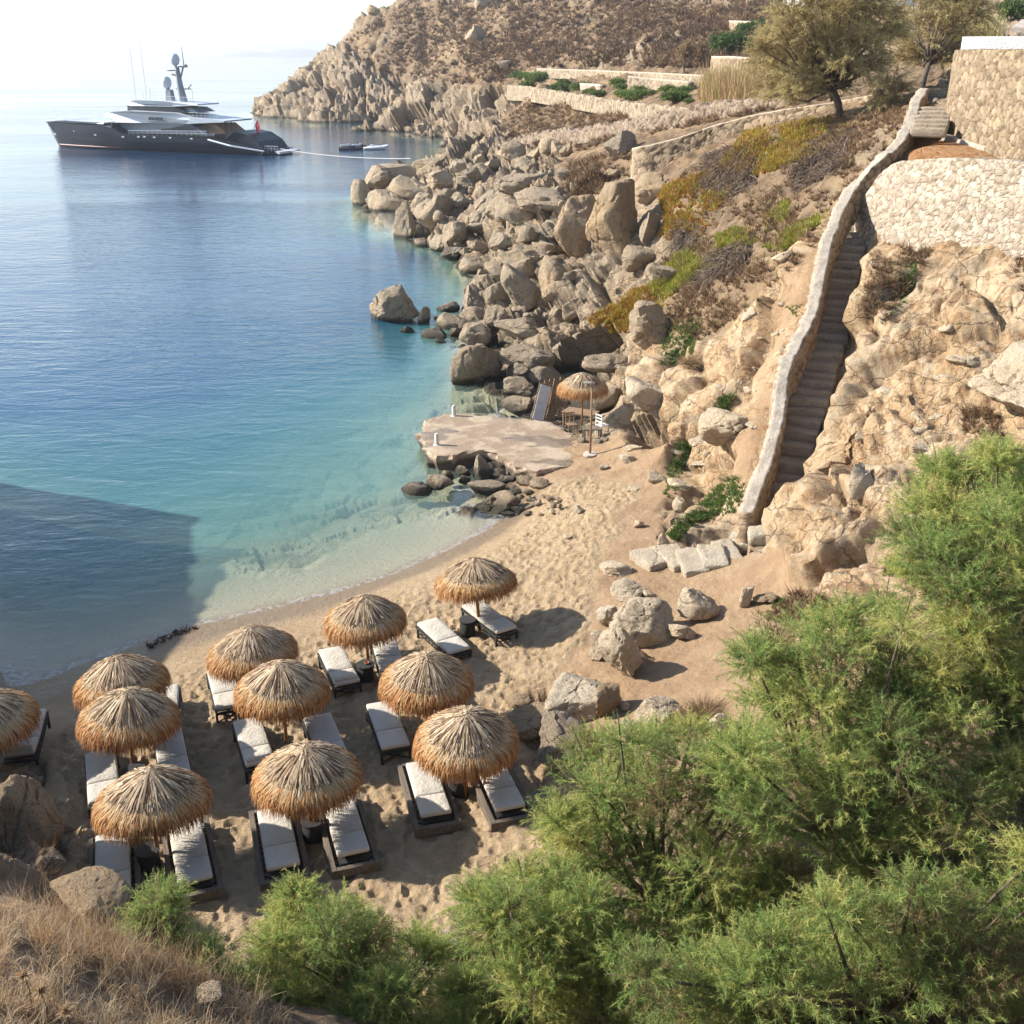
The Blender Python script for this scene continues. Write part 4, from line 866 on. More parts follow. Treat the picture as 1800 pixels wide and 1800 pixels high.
# rock on the near left edge of the beach
boulder(22, 1492, 165, 270, mat='rock_warm', kind='round', label='tall ochre rock rising at the left edge of the picture beside the front loungers', seed=33, sub=6, Y=16.6)
boulder(140, 1585, 170, 90, mat='rock_warm', kind='slab', label='low ochre ledge under the tall rock, above the dry grass', seed=31, sub=5, Y=13.6)
boulder(368, 1745, 62, 46, mat='rock_grey', kind='block', label='grey stone showing through the dry grass', seed=3, Y=8.6)
# many more along the shore
SHORE = [(640, 350), (720, 300), (830, 262), (900, 300), (980, 330), (1000, 400), (1010, 480), (960, 600), (930, 700), (880, 690), (800, 640), (800, 560), (850, 500), (780, 450), (700, 405)]
k = 0
while k < 70:
    x, y = rg.uniform(630, 1010), rg.uniform(262, 700)
    if not inpoly(np.array([x]), np.array([y]), SHORE)[0]: continue
    s_ = rg.uniform(10, 24); boulder(x, y, s_ * rg.uniform(1, 1.5), s_, mat='rock_grey', kind=rg.choice(('round', 'block', 'block')), label='small broken rock filling the gaps of the rocky shore', group='small rocks of the rocky shore', name='rock', cat='rock'); k += 1

for k in range(34):
    x, y = rg.uniform(1180, 1420), rg.uniform(480, 900)
    if not inpoly(np.array([x]), np.array([y]), [(1180, 760), (1230, 640), (1330, 540), (1420, 470), (1380, 600), (1345, 740), (1300, 850), (1200, 870)])[0]: continue
    s_ = rg.uniform(12, 34); boulder(x, y, s_ * rg.uniform(1.1, 1.7), s_ * rg.uniform(.6, 1), mat='rock_pale', kind=rg.choice(('block', 'slab')), label='pale broken stone lying on the dirt slope left of the parapet', group='broken stones left of the parapet', name='rock', cat='rock', dz=-.1)
for k in range(30):
    x, y = rg.uniform(1480, 1800), rg.uniform(560, 1080)
    if not inpoly(np.array([x]), np.array([y]), [(1480, 700), (1560, 560), (1800, 560), (1800, 800), (1600, 900), (1560, 1080), (1400, 1060), (1400, 940)])[0]: continue
    s_ = rg.uniform(14, 46); boulder(x, y, s_ * rg.uniform(1.1, 1.9), s_ * rg.uniform(.6, 1), mat='rock_pale', kind=rg.choice(('block', 'slab')), label='pale rock sticking out of the bank right of the steps', group='pale rocks in the right hand bank', name='rock', cat='rock', dz=-.15)
# ------------------------------------------------------------------ thatched parasols
def m_thatch(name, stops):
    t = NT(name); tone = t.attr('tone').outputs['Fac']
    c = t.ramp(tone, stops)
    d = t.bsdf(c, .75, None, .25)
    tl = t.n('ShaderNodeBsdfTranslucent'); t.set(tl.inputs[0], c); m = t.n('ShaderNodeMixShader', i_0=.18); t.set(m.inputs[1], d); t.set(m.inputs[2], tl.outputs[0])
    return t.done(m.outputs[0])
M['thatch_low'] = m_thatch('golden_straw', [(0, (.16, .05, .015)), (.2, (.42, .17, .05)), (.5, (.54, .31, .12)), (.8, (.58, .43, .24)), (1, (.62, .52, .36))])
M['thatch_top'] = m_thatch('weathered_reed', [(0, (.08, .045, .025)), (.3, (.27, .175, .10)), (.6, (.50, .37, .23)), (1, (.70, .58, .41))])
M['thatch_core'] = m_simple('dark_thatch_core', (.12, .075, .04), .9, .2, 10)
M['pole'] = m_simple('orange_brown_pole', (.45, .23, .09), .6, .2, 3, .2, 20, stretch=(6, 6, 1), dark=(.30, .14, .055))
def prof(r): return -.43 * r ** 1.35
def strands(n, r0, r1, rend, drop, wid, lift, seed, tone, fade=.0, nseg=4):
    rg = np.random.RandomState(seed); th = rg.uniform(0, 2 * math.pi, n); a = rg.uniform(r0[0], r0[1], n); b = rg.uniform(r1[0], r1[1], n)
    dr = rg.uniform(drop[0], drop[1], n); w_ = rg.uniform(wid[0], wid[1], n); lf = rg.uniform(lift[0], lift[1], n); ddt = rg.normal(0, .06, n); tn = np.clip(rg.normal(tone[0], tone[1], n), 0, 1)
    S = np.linspace(0, 1, nseg + 1); V = []; T = []
    total = (b - a) + dr
    for s in S:
        L = s * total; r = a + np.minimum(L, b - a); over = np.maximum(L - (b - a), 0)
        rr_ = r + over * .18; z = prof(r) - over * .93 + lf * (1 - .3 * s) + .02 * s * rg.normal(size=n) * 1.0
        t_ = th + ddt * s / np.maximum(r, .15) * .35 + rg.normal(0, .012, n) * s
        wd_ = w_ * (1 - .65 * s ** 2)
        ex, ey = np.cos(t_), np.sin(t_); px_, py_ = -ey, ex; tw = rg.uniform(-.4, .4, n)
        for sg in (-1, 1): V.append(np.stack([ex * rr_ + px_ * wd_ * sg, ey * rr_ + py_ * wd_ * sg, z + sg * wd_ * tw], -1))
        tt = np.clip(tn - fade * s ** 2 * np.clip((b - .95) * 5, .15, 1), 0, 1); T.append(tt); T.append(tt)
    V = np.stack(V, 1).reshape(-1, 3); T = np.stack(T, 1).ravel(); k = 2 * (nseg + 1)
    q = np.array([(2 * i, 2 * i + 1, 2 * i + 3, 2 * i + 2) for i in range(nseg)]); Q = (q[None] + (np.arange(n) * k)[:, None, None]).reshape(-1, 4)
    return V, Q, T
def make_parasol(seed, orange):
    root = empty('thatched_parasol'); 
    rg = random.Random(seed)
    MB().tube([(0, 0, -.3), (.004, 0, .9), (0, 0, 2.12)], [.05, .047, .04], 12).build('pole', M['pole'], root, True)
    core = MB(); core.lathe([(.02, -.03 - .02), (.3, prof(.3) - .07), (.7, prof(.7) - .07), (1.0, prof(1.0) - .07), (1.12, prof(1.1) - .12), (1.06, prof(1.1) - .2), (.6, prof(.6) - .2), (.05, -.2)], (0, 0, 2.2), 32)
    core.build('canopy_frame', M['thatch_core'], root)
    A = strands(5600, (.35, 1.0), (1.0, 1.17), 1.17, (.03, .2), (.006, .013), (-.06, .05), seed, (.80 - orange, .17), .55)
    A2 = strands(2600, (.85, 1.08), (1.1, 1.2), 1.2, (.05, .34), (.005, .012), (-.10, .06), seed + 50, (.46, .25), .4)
    A3 = strands(500, (.5, .95), (.8, 1.1), 1.2, (.0, .05), (.005, .010), (.03, .09), seed + 70, (.95, .1), .2)
    A = (np.concatenate([A[0], A3[0]]), np.concatenate([A[1], A3[1] + len(A[0])]), np.concatenate([A[2], A3[2]]))
    n0 = len(A[0]); V = np.concatenate([A[0], A2[0]]) + [0, 0, 2.2]; Q = np.concatenate([A[1], A2[1] + n0]); T = np.concatenate([A[2], A2[2]])
    mesh_np('lower_thatch', V, quads=Q, mats=M['thatch_low'], parent=root, smooth=False, cols=dict(tone=T))
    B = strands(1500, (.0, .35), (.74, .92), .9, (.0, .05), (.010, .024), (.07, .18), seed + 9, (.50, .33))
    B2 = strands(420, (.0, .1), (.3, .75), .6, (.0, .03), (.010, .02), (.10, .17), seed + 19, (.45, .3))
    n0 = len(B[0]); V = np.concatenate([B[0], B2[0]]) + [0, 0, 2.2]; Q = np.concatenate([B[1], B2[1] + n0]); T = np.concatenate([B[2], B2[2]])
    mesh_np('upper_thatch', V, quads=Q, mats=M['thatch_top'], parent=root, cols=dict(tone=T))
    MB().lathe([(.06, 2.2), (.045, 2.32), (.025, 2.35)], (0, 0, 0), 10).build('finial', M['thatch_core'], root, True)
    rb = MB()
    for k in range(8):
        t = k * math.pi / 4; rb.tube([(.03 * math.cos(t), .03 * math.sin(t), 2.0), (.98 * math.cos(t), .98 * math.sin(t), 1.40)], .014, 5)
    rb.build('ribs', M['pole'], root)
    return root
protos = [make_parasol(1, .0), make_parasol(2, .14), make_parasol(3, .05), make_parasol(4, -.06), make_parasol(5, .2)]
PAR = [(-33, 1222, 0, 'thatched parasol cut off by the left edge of the picture'), (211, 1163, 1, 'thatched parasol nearest the water on the left, mostly behind another'), (212, 1222, 0, 'thatched parasol overlapping the one behind it on the left of the beach'), (254, 1368, 2, 'thatched parasol in the front row on the left, in the cliff shade'),
 (442, 1108, 2, 'thatched parasol closest to the waterline, in the second row from the left'), (491, 1172, 1, 'thatched parasol in the middle of the second row from the left'), (534, 1320, 0, 'thatched parasol in the middle of the front row'), (641, 1052, 1, 'thatched parasol at the back of the third row, above a drum table with an ashtray'),
 (746, 1155, 0, 'thatched parasol in the middle of the third row'), (815, 1253, 1, 'thatched parasol at the right end of the front row, with the most orange straw'), (842, 990, 2, 'thatched parasol farthest right and highest on the main beach'), (1021, 650, 0, 'small far thatched parasol by the jetty among stored furniture')]
PPOS = []
for i, (px, py, k, lab) in enumerate(PAR):
    if i == 11: b = at_z(px + 2, 742, .95); sc_ = .93
    else:
        zg = .7
        for _ in range(3): p = at_z(px, py, zg + 2.28 * .95); zg = ground(p[0], p[1]) if i else .6
        b = np.array([p[0], p[1], zg]); sc_ = .93
    o = copy_tree(protos[(i * 3 + k) % 5]); o.location = [float(a) for a in b]; rg = random.Random(i + 5)
    o.rotation_euler = (rg.uniform(-.08, .08), rg.uniform(-.08, .08), rg.uniform(0, 6.28)); o.scale = (sc_ * rg.uniform(.97, 1.04), sc_ * rg.uniform(.97, 1.04), sc_ * 1.02)
    tag(o, lab, 'parasol', 'thatched parasols on the beach'); PPOS.append(b)
for p_ in protos:
    for c in list(p_.children): bpy.data.objects.remove(c)
    bpy.data.objects.remove(p_)
# ------------------------------------------------------------------ sunbeds
M['cushion'] = m_simple('cream_canvas', (.52, .48, .41), .85, .05, 3, .08, 5)
M['black_wood'] = m_simple('black_stained_wood', (.025, .022, .022), .55, .2, 6, .2, 40)
M['grey_wood'] = m_simple('weathered_grey_timber', (.24, .19, .14), .8, .2, 2, .5, 14, stretch=(8, 1, 8), dark=(.13, .105, .08))
def pad(size, c, rot, seed, puff=.02):
    bm = bmesh.new(); bmesh.ops.create_cube(bm, size=1)
    for v in bm.verts: v.co = Vector((v.co.x * size[0], v.co.y * size[1], v.co.z * size[2]))
    bmesh.ops.bevel(bm, geom=bm.edges[:], offset=size[2] * .38, segments=3, affect='EDGES', profile=.5)
    bmesh.ops.subdivide_edges(bm, edges=[e for e in bm.edges if e.calc_length() > .25], cuts=6, use_grid_fill=True)
    V = np.array([v.co[:] for v in bm.verts]); F = [[v.index for v in f.verts] for f in bm.faces]; bm.free()
    top = V[:, 2] > 0; ex = 1 - (2 * V[:, 0] / size[0]) ** 4; ey = 1 - (2 * V[:, 1] / size[1]) ** 6
    V[:, 2] += top * (puff * np.maximum(ex, 0) * np.maximum(ey, 0) + .004 * fbm(V[:, 0] * 7 + seed, V[:, 1] * 7, V[:, 2] * 0, 3, seed))
    V = V @ np.array(Euler(rot).to_matrix()).T + np.array(c)
    return MB().add(V, F)
# local frame: head end at -Y (towards the camera), foot end at +Y
def make_bed(kind, seed, pillow, headtilt=.0):
    root = empty('sunbed'); 
    if kind == 'black':
        zt = .33; f = MB()
        for s in (-1, 1): f.box((s * .33, 0, zt), (.05, 2.0, .06)); f.box((s * .33, 0, zt - .13), (.03, 1.9, .03))
        for y in (-.98, .98): f.box((0, y, zt), (.71, .05, .06))
        for k in range(14): f.box((0, -.88 + k * .135, zt + .022), (.62, .06, .015))
        for k in range(9):
            for s in (-1, 1): f.box((s * .33, -.9 + k * .225, zt - .07), (.02, .02, .09))
        f.build('frame', M['black_wood'], root)
        for s in (-1, 1):
            for y in (-.92, .92):
                MB().box((s * .33, y, zt / 2 - .04), (.055, .055, zt + .06)).build('leg', M['black_wood'], root)
        bz = MB(); 
        for s in (-1, 1): bz.tube([(s * .33, -.9, .05), (-s * .33, -.9, zt - .04)], .014, 6)
        bz.build('cross_brace', M['black_wood'], root)
    else:
        zt = .22; f = MB()
        for s in (-1, 1): f.box((s * .44, 0, .13), (.11, 2.36, .22), bev=.012)
        for y in (-1.13, 1.13): f.box((0, y, .133), (.77, .11, .21), bev=.012)
        for k in range(12): f.box((0, -1.0 + k * .18, .15), (.76, .12, .03))
        f.build('frame', M['grey_wood'], root)
        MB().box((0, -.55, .20), (.60, .9, .05)).build('head_rest_board', M['black_wood'], root)
    h = .11; z0 = zt + .045 + h / 2
    pad((.66, 1.24, h), (0, .36, z0), (0, 0, 0), seed).build('mattress', M['cushion'], root, True)
    dz = .34 * math.sin(headtilt)
    pad((.66, .68, h), (0, -.61, z0 + dz + .004), (-headtilt, 0, 0), seed + 1).build('head_cushion', M['cushion'], root, True)
    if pillow: pad((.58, .22, .10), (0, -.80, z0 + .10 + dz * 1.6), (-headtilt, 0, .03), seed + 2, .03).build('pillow', M['cushion'], root, True)
    return root
BEDS = [
 # near-end centre px, far-end centre px (or None), kind, pillow, label
 ((35, 1333), None, 'black', 1, 'sunbed at the left edge under the cut off parasol', .1),
 ((185, 1415), (173, 1329), 'black', 0, 'black framed sunbed left of the pole under the overlapping left parasol', .0),
 ((309, 1364), (288, 1304), 'black', 0, 'black framed sunbed right of the pole under the overlapping left parasol', .08),
 ((286, 1281), None, 'black', 0, 'sunbed almost wholly hidden behind the overlapping left parasol', .0),
 ((197, 1570), (197, 1480), 'platform', 0, 'timber platform sunbed in the bottom left, left of its parasol pole', .05),
 ((344, 1552), (322, 1450), 'platform', 0, 'timber platform sunbed right of the bottom left parasol pole', .05),
 ((404, 1243), (389, 1189), 'black', 0, 'black framed sunbed under the parasol closest to the waterline', .0),
 ((458, 1342), (433, 1276), 'black', 1, 'sunbed with a pillow behind the middle front parasol', .05),
 ((590, 1338), (554, 1258), 'black', 0, 'sunbed right of the pole behind the middle front parasol, no pillow', .0),
 ((498, 1519), (482, 1433), 'platform', 0, 'timber platform sunbed left of the middle front parasol pole', .05),
 ((622, 1500), (597, 1412), 'platform', 0, 'timber platform sunbed right of the middle front parasol pole', .1),
 ((611, 1200), (575, 1143), 'black', 1, 'sunbed with a pillow left of a drum table with an ashtray', .05),
 ((690, 1180), None, 'black', 1, 'sunbed with a rumpled pillow, partly behind the middle parasol of the third row', .1),
 ((696, 1313), (669, 1242), 'black', 0, 'sunbed left of the pole in the third row, its black legs showing', .0),
 ((793, 1265), None, 'black', 0, 'sunbed peeping out behind the right hand front parasol', .0),
 ((767, 1429), (742, 1347), 'platform', 0, 'timber platform sunbed left of the pole in the front row on the right', .05),
 ((898, 1413), (869, 1352), 'platform', 0, 'timber platform sunbed farthest right in the front row', .05),
 ((808, 1137), (753, 1087), 'black', 0, 'sunbed left of the far right parasol pole', .0),
 ((891, 1105), (845, 1070), 'black', 0, 'sunbed right of the far right parasol pole', .05)]
bed_protos = {}
for i, (nr_, fr_, kind, pil, lab, tl) in enumerate(BEDS):
    key = (kind, pil, tl)
    if key not in bed_protos: bed_protos[key] = make_bed(kind, i, pil, tl); o = bed_protos[key]
    else: o = copy_tree(bed_protos[key])
    zg = .75; zc_ = .42
    for _ in range(2): a = at_z(*nr_, zg + zc_); zg = ground(a[0], a[1] + .9) if i else .6
    if fr_ is not None:
        b = at_z(*fr_, zg + zc_); d = b - a
        an = math.atan2(d[1], d[0])
    else: an = math.atan2(1.80, -.45)
    an = max(min(an, 1.95), 1.62) if fr_ is not None and abs(nr_[0] - 900) > 250 else an
    d = np.array([math.cos(an), math.sin(an)]); off = .95 if kind == 'black' else .95
    c = a[:2] + d * off
    o.location = (float(c[0]), float(c[1]), max(min(ground(c[0], c[1]), 1.3), .35)); o.rotation_euler = (0, 0, an - math.pi / 2)
    tag(o, lab, 'sunbed', 'sunbeds under the parasols')
# drum tables
def make_drum():
    root = empty('side_table'); MB().lathe([(.19, 0), (.22, .06), (.215, .40), (.20, .44)], seg=24).build('drum', M['black_wood'], root, True, 40)
    MB().lathe([(.235, .44), (.24, .455), (.235, .475), (.1, .478)], seg=24).build('table_top', M['black_wood'], root, True, 40); return root
DR = [(264, 1527, 'black drum table beside the pole of the bottom left parasol'), (551, 1468, 'black drum table beside the pole of the middle front parasol'), (806, 1397, 'black drum table beside the pole of the right hand front parasol'), (643, 1189, 'black drum table with a small orange ashtray in the third row'), (822, 1111, 'black drum table left of the pole of the far right parasol'), (240, 1368, 'black drum table mostly hidden behind the bottom left parasol')]
dp_ = None
for i, (x, y, lab) in enumerate(DR):
    o = make_drum() if dp_ is None else copy_tree(dp_); dp_ = dp_ or o
    a = at_z(x, y, .8); o.location = (a[0], a[1], ground(a[0], a[1]) - .01); o.scale = (1, 1, 1); tag(o, lab, 'side table', 'black drum tables between the sunbeds')
    if i in (1, 3):
        q = MB().lathe([(.055, 0), (.065, .04), (.05, .045), (.045, .015)], seg=16).build('ashtray', m_simple('terracotta_glaze', (.45, .12, .03), .4), None, True)
        q.location = (a[0] + .05, a[1], o.location.z + .485); tag(q, ('orange ashtray on the drum table of the third row', 'orange ashtray on the drum table of the middle front parasol')[i == 1], 'ashtray')
# ------------------------------------------------------------------ stored furniture by the jetty
M['bare_wood'] = m_simple('bare_bleached_wood', (.42, .28, .17), .8, .2, 4, .3, 20, stretch=(1, 8, 1))
M['pale_canvas'] = m_simple('pale_canvas', (.72, .70, .66), .85, .06, 3, .2, 8)
M['bollard'] = m_simple('white_painted_post', (.74, .72, .68), .7, .08, 5, .2, 12)
def fold_bed(px, py, ang, lean, lab, canvas):
    r = empty('folded_sunbed'); 
    f = MB()
    for s in (-1, 1): f.box((s * .3, 0, .95), (.05, .05, 1.9))
    for z in (.03, .65, 1.87): f.box((0, 0, z), (.6, .05, .06))
    f.build('frame', M['bare_wood'], r)
    if canvas: MB().box((0, -.035, .98), (.52, .035, 1.7), bev=.01).build('canvas', M['pale_canvas'], r)
    else:
        g = MB()
        for k in range(13): g.box((0, -.03, .15 + k * .135), (.54, .02, .07))
        g.build('slats', M['bare_wood'], r)
    for s in (-1, 1): MB().tube([(s * .25, .04, 1.1), (s * .25, .35, .35)], .018, 6).build('leg', M['bare_wood'], r)
    b = hit(px, py); r.location = [float(x) for x in b]; r.rotation_euler = (lean, .35, ang)
    return tag(r, lab, 'sunbed', 'folded wooden sunbeds stacked against the rocks')
for k, (px, py, cv, lab) in enumerate([(943, 744, 1, 'folded sunbed with a white canvas, outermost of the leaning stack'), (953, 740, 0, 'second folded wooden sunbed of the leaning stack'), (962, 738, 0, 'third folded wooden sunbed of the leaning stack'), (971, 737, 0, 'fourth folded wooden sunbed of the leaning stack'), (982, 735, 0, 'innermost folded wooden sunbed, half behind the parasol pole')]):
    fold_bed(px, py, .15 + k * .05, -.45 + k * .03, lab, cv)
def chair(mat, lab, px, py, rz):
    r = empty('chair'); 
    MB().box((0, 0, .44), (.42, .42, .04), bev=.01).build('seat', mat, r)
    b = MB()
    for s in (-1, 1): b.box((s * .19, .19, .68), (.035, .035, .5))
    for z in (.62, .76, .9): b.box((0, .19, z), (.36, .02, .06))
    b.build('backrest', mat, r)
    for x in (-.19, .19):
        for y in (-.19, .19): MB().box((x, y, .21), (.035, .035, .44)).build('leg', mat, r)
    b = hit(px, py); r.location = [float(a) for a in b]; r.rotation_euler = (0, 0, rz); return tag(r, lab, 'chair')
chair(M['bare_wood'], 'small bare wooden chair beside the far parasol', 1004, 762, .3)
chair(M['bollard'], 'white plastic looking chair pushed under the rocks by the far parasol', 1058, 764, 2.2)
def table(px, py, size, rz, mat, lab):
    r = empty('table'); MB().box((0, 0, size[2]), (size[0], size[1], .05), bev=.01).build('table_top', mat, r)
    for sx_ in (-1, 1):
        for sy_ in (-1, 1): MB().box((sx_ * (size[0] / 2 - .06), sy_ * (size[1] / 2 - .06), size[2] / 2), (.06, .06, size[2])).build('leg', mat, r)
    b = hit(px, py); r.location = [float(a) for a in b]; r.rotation_euler = (0, 0, rz); return tag(r, lab, 'table')
table(1020, 750, (1.5, .8, .7), -.5, M['bare_wood'], 'long wooden table stored under the far parasol')
table(1040, 772, (.8, .6, .5), .1, M['grey_wood'], 'low dark wooden table beside the tall thin post')
bp = None
for k, (x, y) in enumerate([(983, 746), (989, 754), (996, 761), (1003, 768), (1010, 773), (1022, 776), (1050, 779), (1062, 776)]):
    b = hit(x, y); o = rough_block('edging_stone', (.34, .22, .2), M['rock_grey'], k, None, .02, 2, (b[0], b[1], b[2] + .06), -.5); tag(o, 'rough stone block edging the little furniture platform', 'edging stone', 'edging stones round the furniture platform')
b = hit(1037, 800); pr = empty('post', b, 0, 'tall thin bare post standing in the sand right of the jetty', 'post')
MB().tube([(0, 0, -.2), (.01, 0, 1.6), (0, 0, 3.1)], [.05, .045, .04], 8).build('pole', M['bare_wood'], pr, True)
MB().box((-.12, 0, 3.05), (.42, .06, .06)).build('cross_bar', M['bollard'], pr); MB().lathe([(.28, 0), (.28, .07), (.06, .09)], seg=16).build('base', M['wall_steps'] if False else m_simple('base_concrete', (.5, .45, .38), .9, .1, 4), pr)
for px, py, lab in ((798, 731, 'white bollard at the seaward corner of the jetty'), (768, 782, 'white bollard at the near edge of the jetty')):
    b = at_z(px, py, ZJ + .0); r = empty('bollard', b, 0, lab, 'bollard', 'white bollards on the jetty')
    MB().lathe([(.09, -.05), (.09, .42), (.07, .5), (.02, .52)], seg=16).build('post', M['bollard'], r, True, 40)
    MB().lathe([(.16, -.03), (.15, .02), (.10, .03)], seg=16).build('base', M['bollard'], r, True)
# ------------------------------------------------------------------ foliage
def m_leaf(name, stops, trans=.35, rough=.6):
    t = NT(name); tone = t.attr('tone').outputs['Fac']; c = t.ramp(tone, stops)
    d = t.bsdf(c, rough, None, .25); tl = t.n('ShaderNodeBsdfTranslucent'); t.set(tl.inputs[0], c)
    m = t.n('ShaderNodeMixShader', i_0=trans); t.set(m.inputs[1], d); t.set(m.inputs[2], tl.outputs[0]); return t.done(m.outputs[0])
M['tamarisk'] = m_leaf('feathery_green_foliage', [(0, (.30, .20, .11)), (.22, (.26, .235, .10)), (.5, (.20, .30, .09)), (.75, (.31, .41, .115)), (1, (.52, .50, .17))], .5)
M['olive'] = m_leaf('olive_brown_foliage', [(0, (.24, .17, .085)), (.5, (.38, .30, .14)), (1, (.52, .44, .22))], .5)
M['dry'] = m_leaf('dry_straw', [(0, (.14, .08, .045)), (.4, (.34, .19, .095)), (.7, (.46, .31, .17)), (1, (.58, .46, .30))], .3)
M['scrub'] = m_leaf('dry_scrub', [(0, (.075, .05, .035)), (.4, (.17, .105, .06)), (.7, (.27, .17, .09)), (1, (.36, .27, .16))], .15, .8)
M['ice'] = m_leaf('succulent_leaves', [(0, (.20, .07, .035)), (.3, (.40, .20, .04)), (.6, (.36, .30, .05)), (1, (.22, .28, .045))], .25, .45)
M['green'] = m_leaf('fresh_green_leaves', [(0, (.06, .085, .03)), (.5, (.09, .15, .04)), (1, (.18, .24, .06))], .3)
M['dead'] = m_leaf('dead_hanging_stems', [(0, (.05, .04, .035)), (.5, (.15, .11, .085)), (1, (.28, .21, .15))], .1, .85)
M['reed'] = m_leaf('reed_blades', [(0, (.26, .17, .08)), (.5, (.40, .28, .14)), (.85, (.42, .33, .15)), (1, (.30, .30, .11))], .3)
M['bark'] = m_simple('grey_brown_bark', (.20, .15, .11), .9, .2, 5, .5, 25, stretch=(1, 1, .3))
def strips(P, D, L, W, nseg, tone, droop=.0, rs=None, taper=.85, fade=0):
    """n tapered blades: start P, direction D, length L, width W"""
    rs = rs or np.random.RandomState(1); n = len(P); D = D / (np.linalg.norm(D, axis=1, keepdims=True) + 1e-9)
    S = np.cross(D, rs.normal(size=(n, 3))); S /= np.linalg.norm(S, axis=1, keepdims=True) + 1e-9
    L = np.broadcast_to(L, (n,)); W = np.broadcast_to(W, (n,)); dr = np.broadcast_to(droop, (n,)); V = []; T = []
    bend = S * 0 + rs.normal(size=(n, 3)) * .18
    for i in range(nseg + 1):
        s = i / nseg; p = P + D * (L * s)[:, None] + bend * (L * s * s)[:, None]; p[:, 2] -= dr * L * s * s
        w_ = W * (1 - taper * s)
        V += [p - S * (w_ / 2)[:, None], p + S * (w_ / 2)[:, None]]; tt = np.clip(tone + fade * s, 0, 1); T += [tt, tt]
    V = np.stack(V, 1).reshape(-1, 3); T = np.stack(T, 1).ravel(); k = 2 * (nseg + 1)
    q = np.array([(2 * i, 2 * i + 1, 2 * i + 3, 2 * i + 2) for i in range(nseg)])
    return V, (q[None] + (np.arange(n) * k)[:, None, None]).reshape(-1, 4), T
class FOL:
    def __init__(s): s.V = []; s.Q = []; s.T = []; s.n = 0
    def add(s, r): s.V.append(r[0]); s.Q.append(r[1] + s.n); s.T.append(r[2]); s.n += len(r[0])
    def build(s, name, mat, parent=None): return mesh_np(name, np.concatenate(s.V), quads=np.concatenate(s.Q), mats=mat, parent=parent, cols=dict(tone=np.concatenate(s.T)))
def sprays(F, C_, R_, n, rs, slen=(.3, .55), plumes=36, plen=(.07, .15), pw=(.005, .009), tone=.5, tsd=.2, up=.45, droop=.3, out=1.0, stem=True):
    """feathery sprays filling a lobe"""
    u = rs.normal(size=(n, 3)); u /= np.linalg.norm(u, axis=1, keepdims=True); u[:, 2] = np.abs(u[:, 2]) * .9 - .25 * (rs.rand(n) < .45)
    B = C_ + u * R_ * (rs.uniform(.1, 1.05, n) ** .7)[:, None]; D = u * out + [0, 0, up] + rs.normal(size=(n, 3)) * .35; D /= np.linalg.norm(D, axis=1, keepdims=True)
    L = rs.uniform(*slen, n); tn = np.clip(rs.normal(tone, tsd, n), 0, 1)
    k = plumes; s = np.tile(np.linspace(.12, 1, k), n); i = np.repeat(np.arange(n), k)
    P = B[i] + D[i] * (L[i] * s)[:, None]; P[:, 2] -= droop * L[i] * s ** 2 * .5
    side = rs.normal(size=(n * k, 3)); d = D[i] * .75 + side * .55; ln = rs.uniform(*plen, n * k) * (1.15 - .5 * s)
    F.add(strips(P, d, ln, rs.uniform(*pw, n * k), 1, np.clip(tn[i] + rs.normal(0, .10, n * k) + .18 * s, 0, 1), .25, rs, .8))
    return B, D
def px_lobes(poly, Y, r_px, n, rs, ydep=.0, spread=.5):
    poly = np.array(poly, float); out = []; tries = 0; mn, mx = poly.min(0), poly.max(0)
    while len(out) < n and tries < 6000:
        tries += 1; x, y = rs.uniform(mn[0], mx[0]), rs.uniform(mn[1], mx[1])
        if not inpoly(np.array([x]), np.array([y]), poly)[0]: continue
        if out and min(math.hypot(x - o[0], y - o[1]) for o in out) < r_px * .55 * (1 if tries < 3000 else .6): continue
        e = float(segdist(np.array([x]), np.array([y]), poly)[0]); r = min(r_px, max(e + r_px * .25, r_px * .42)) * rs.uniform(.85, 1.15)
        out.append((x, y, r))
    res = []
    for x, y, r in out:
        yy = Y + ydep * (y - poly[:, 1].mean()) / 300 + rs.uniform(-spread, spread); c = at_y(x, y, yy); s = px_scale(c); res.append((c, r / s))
    return res
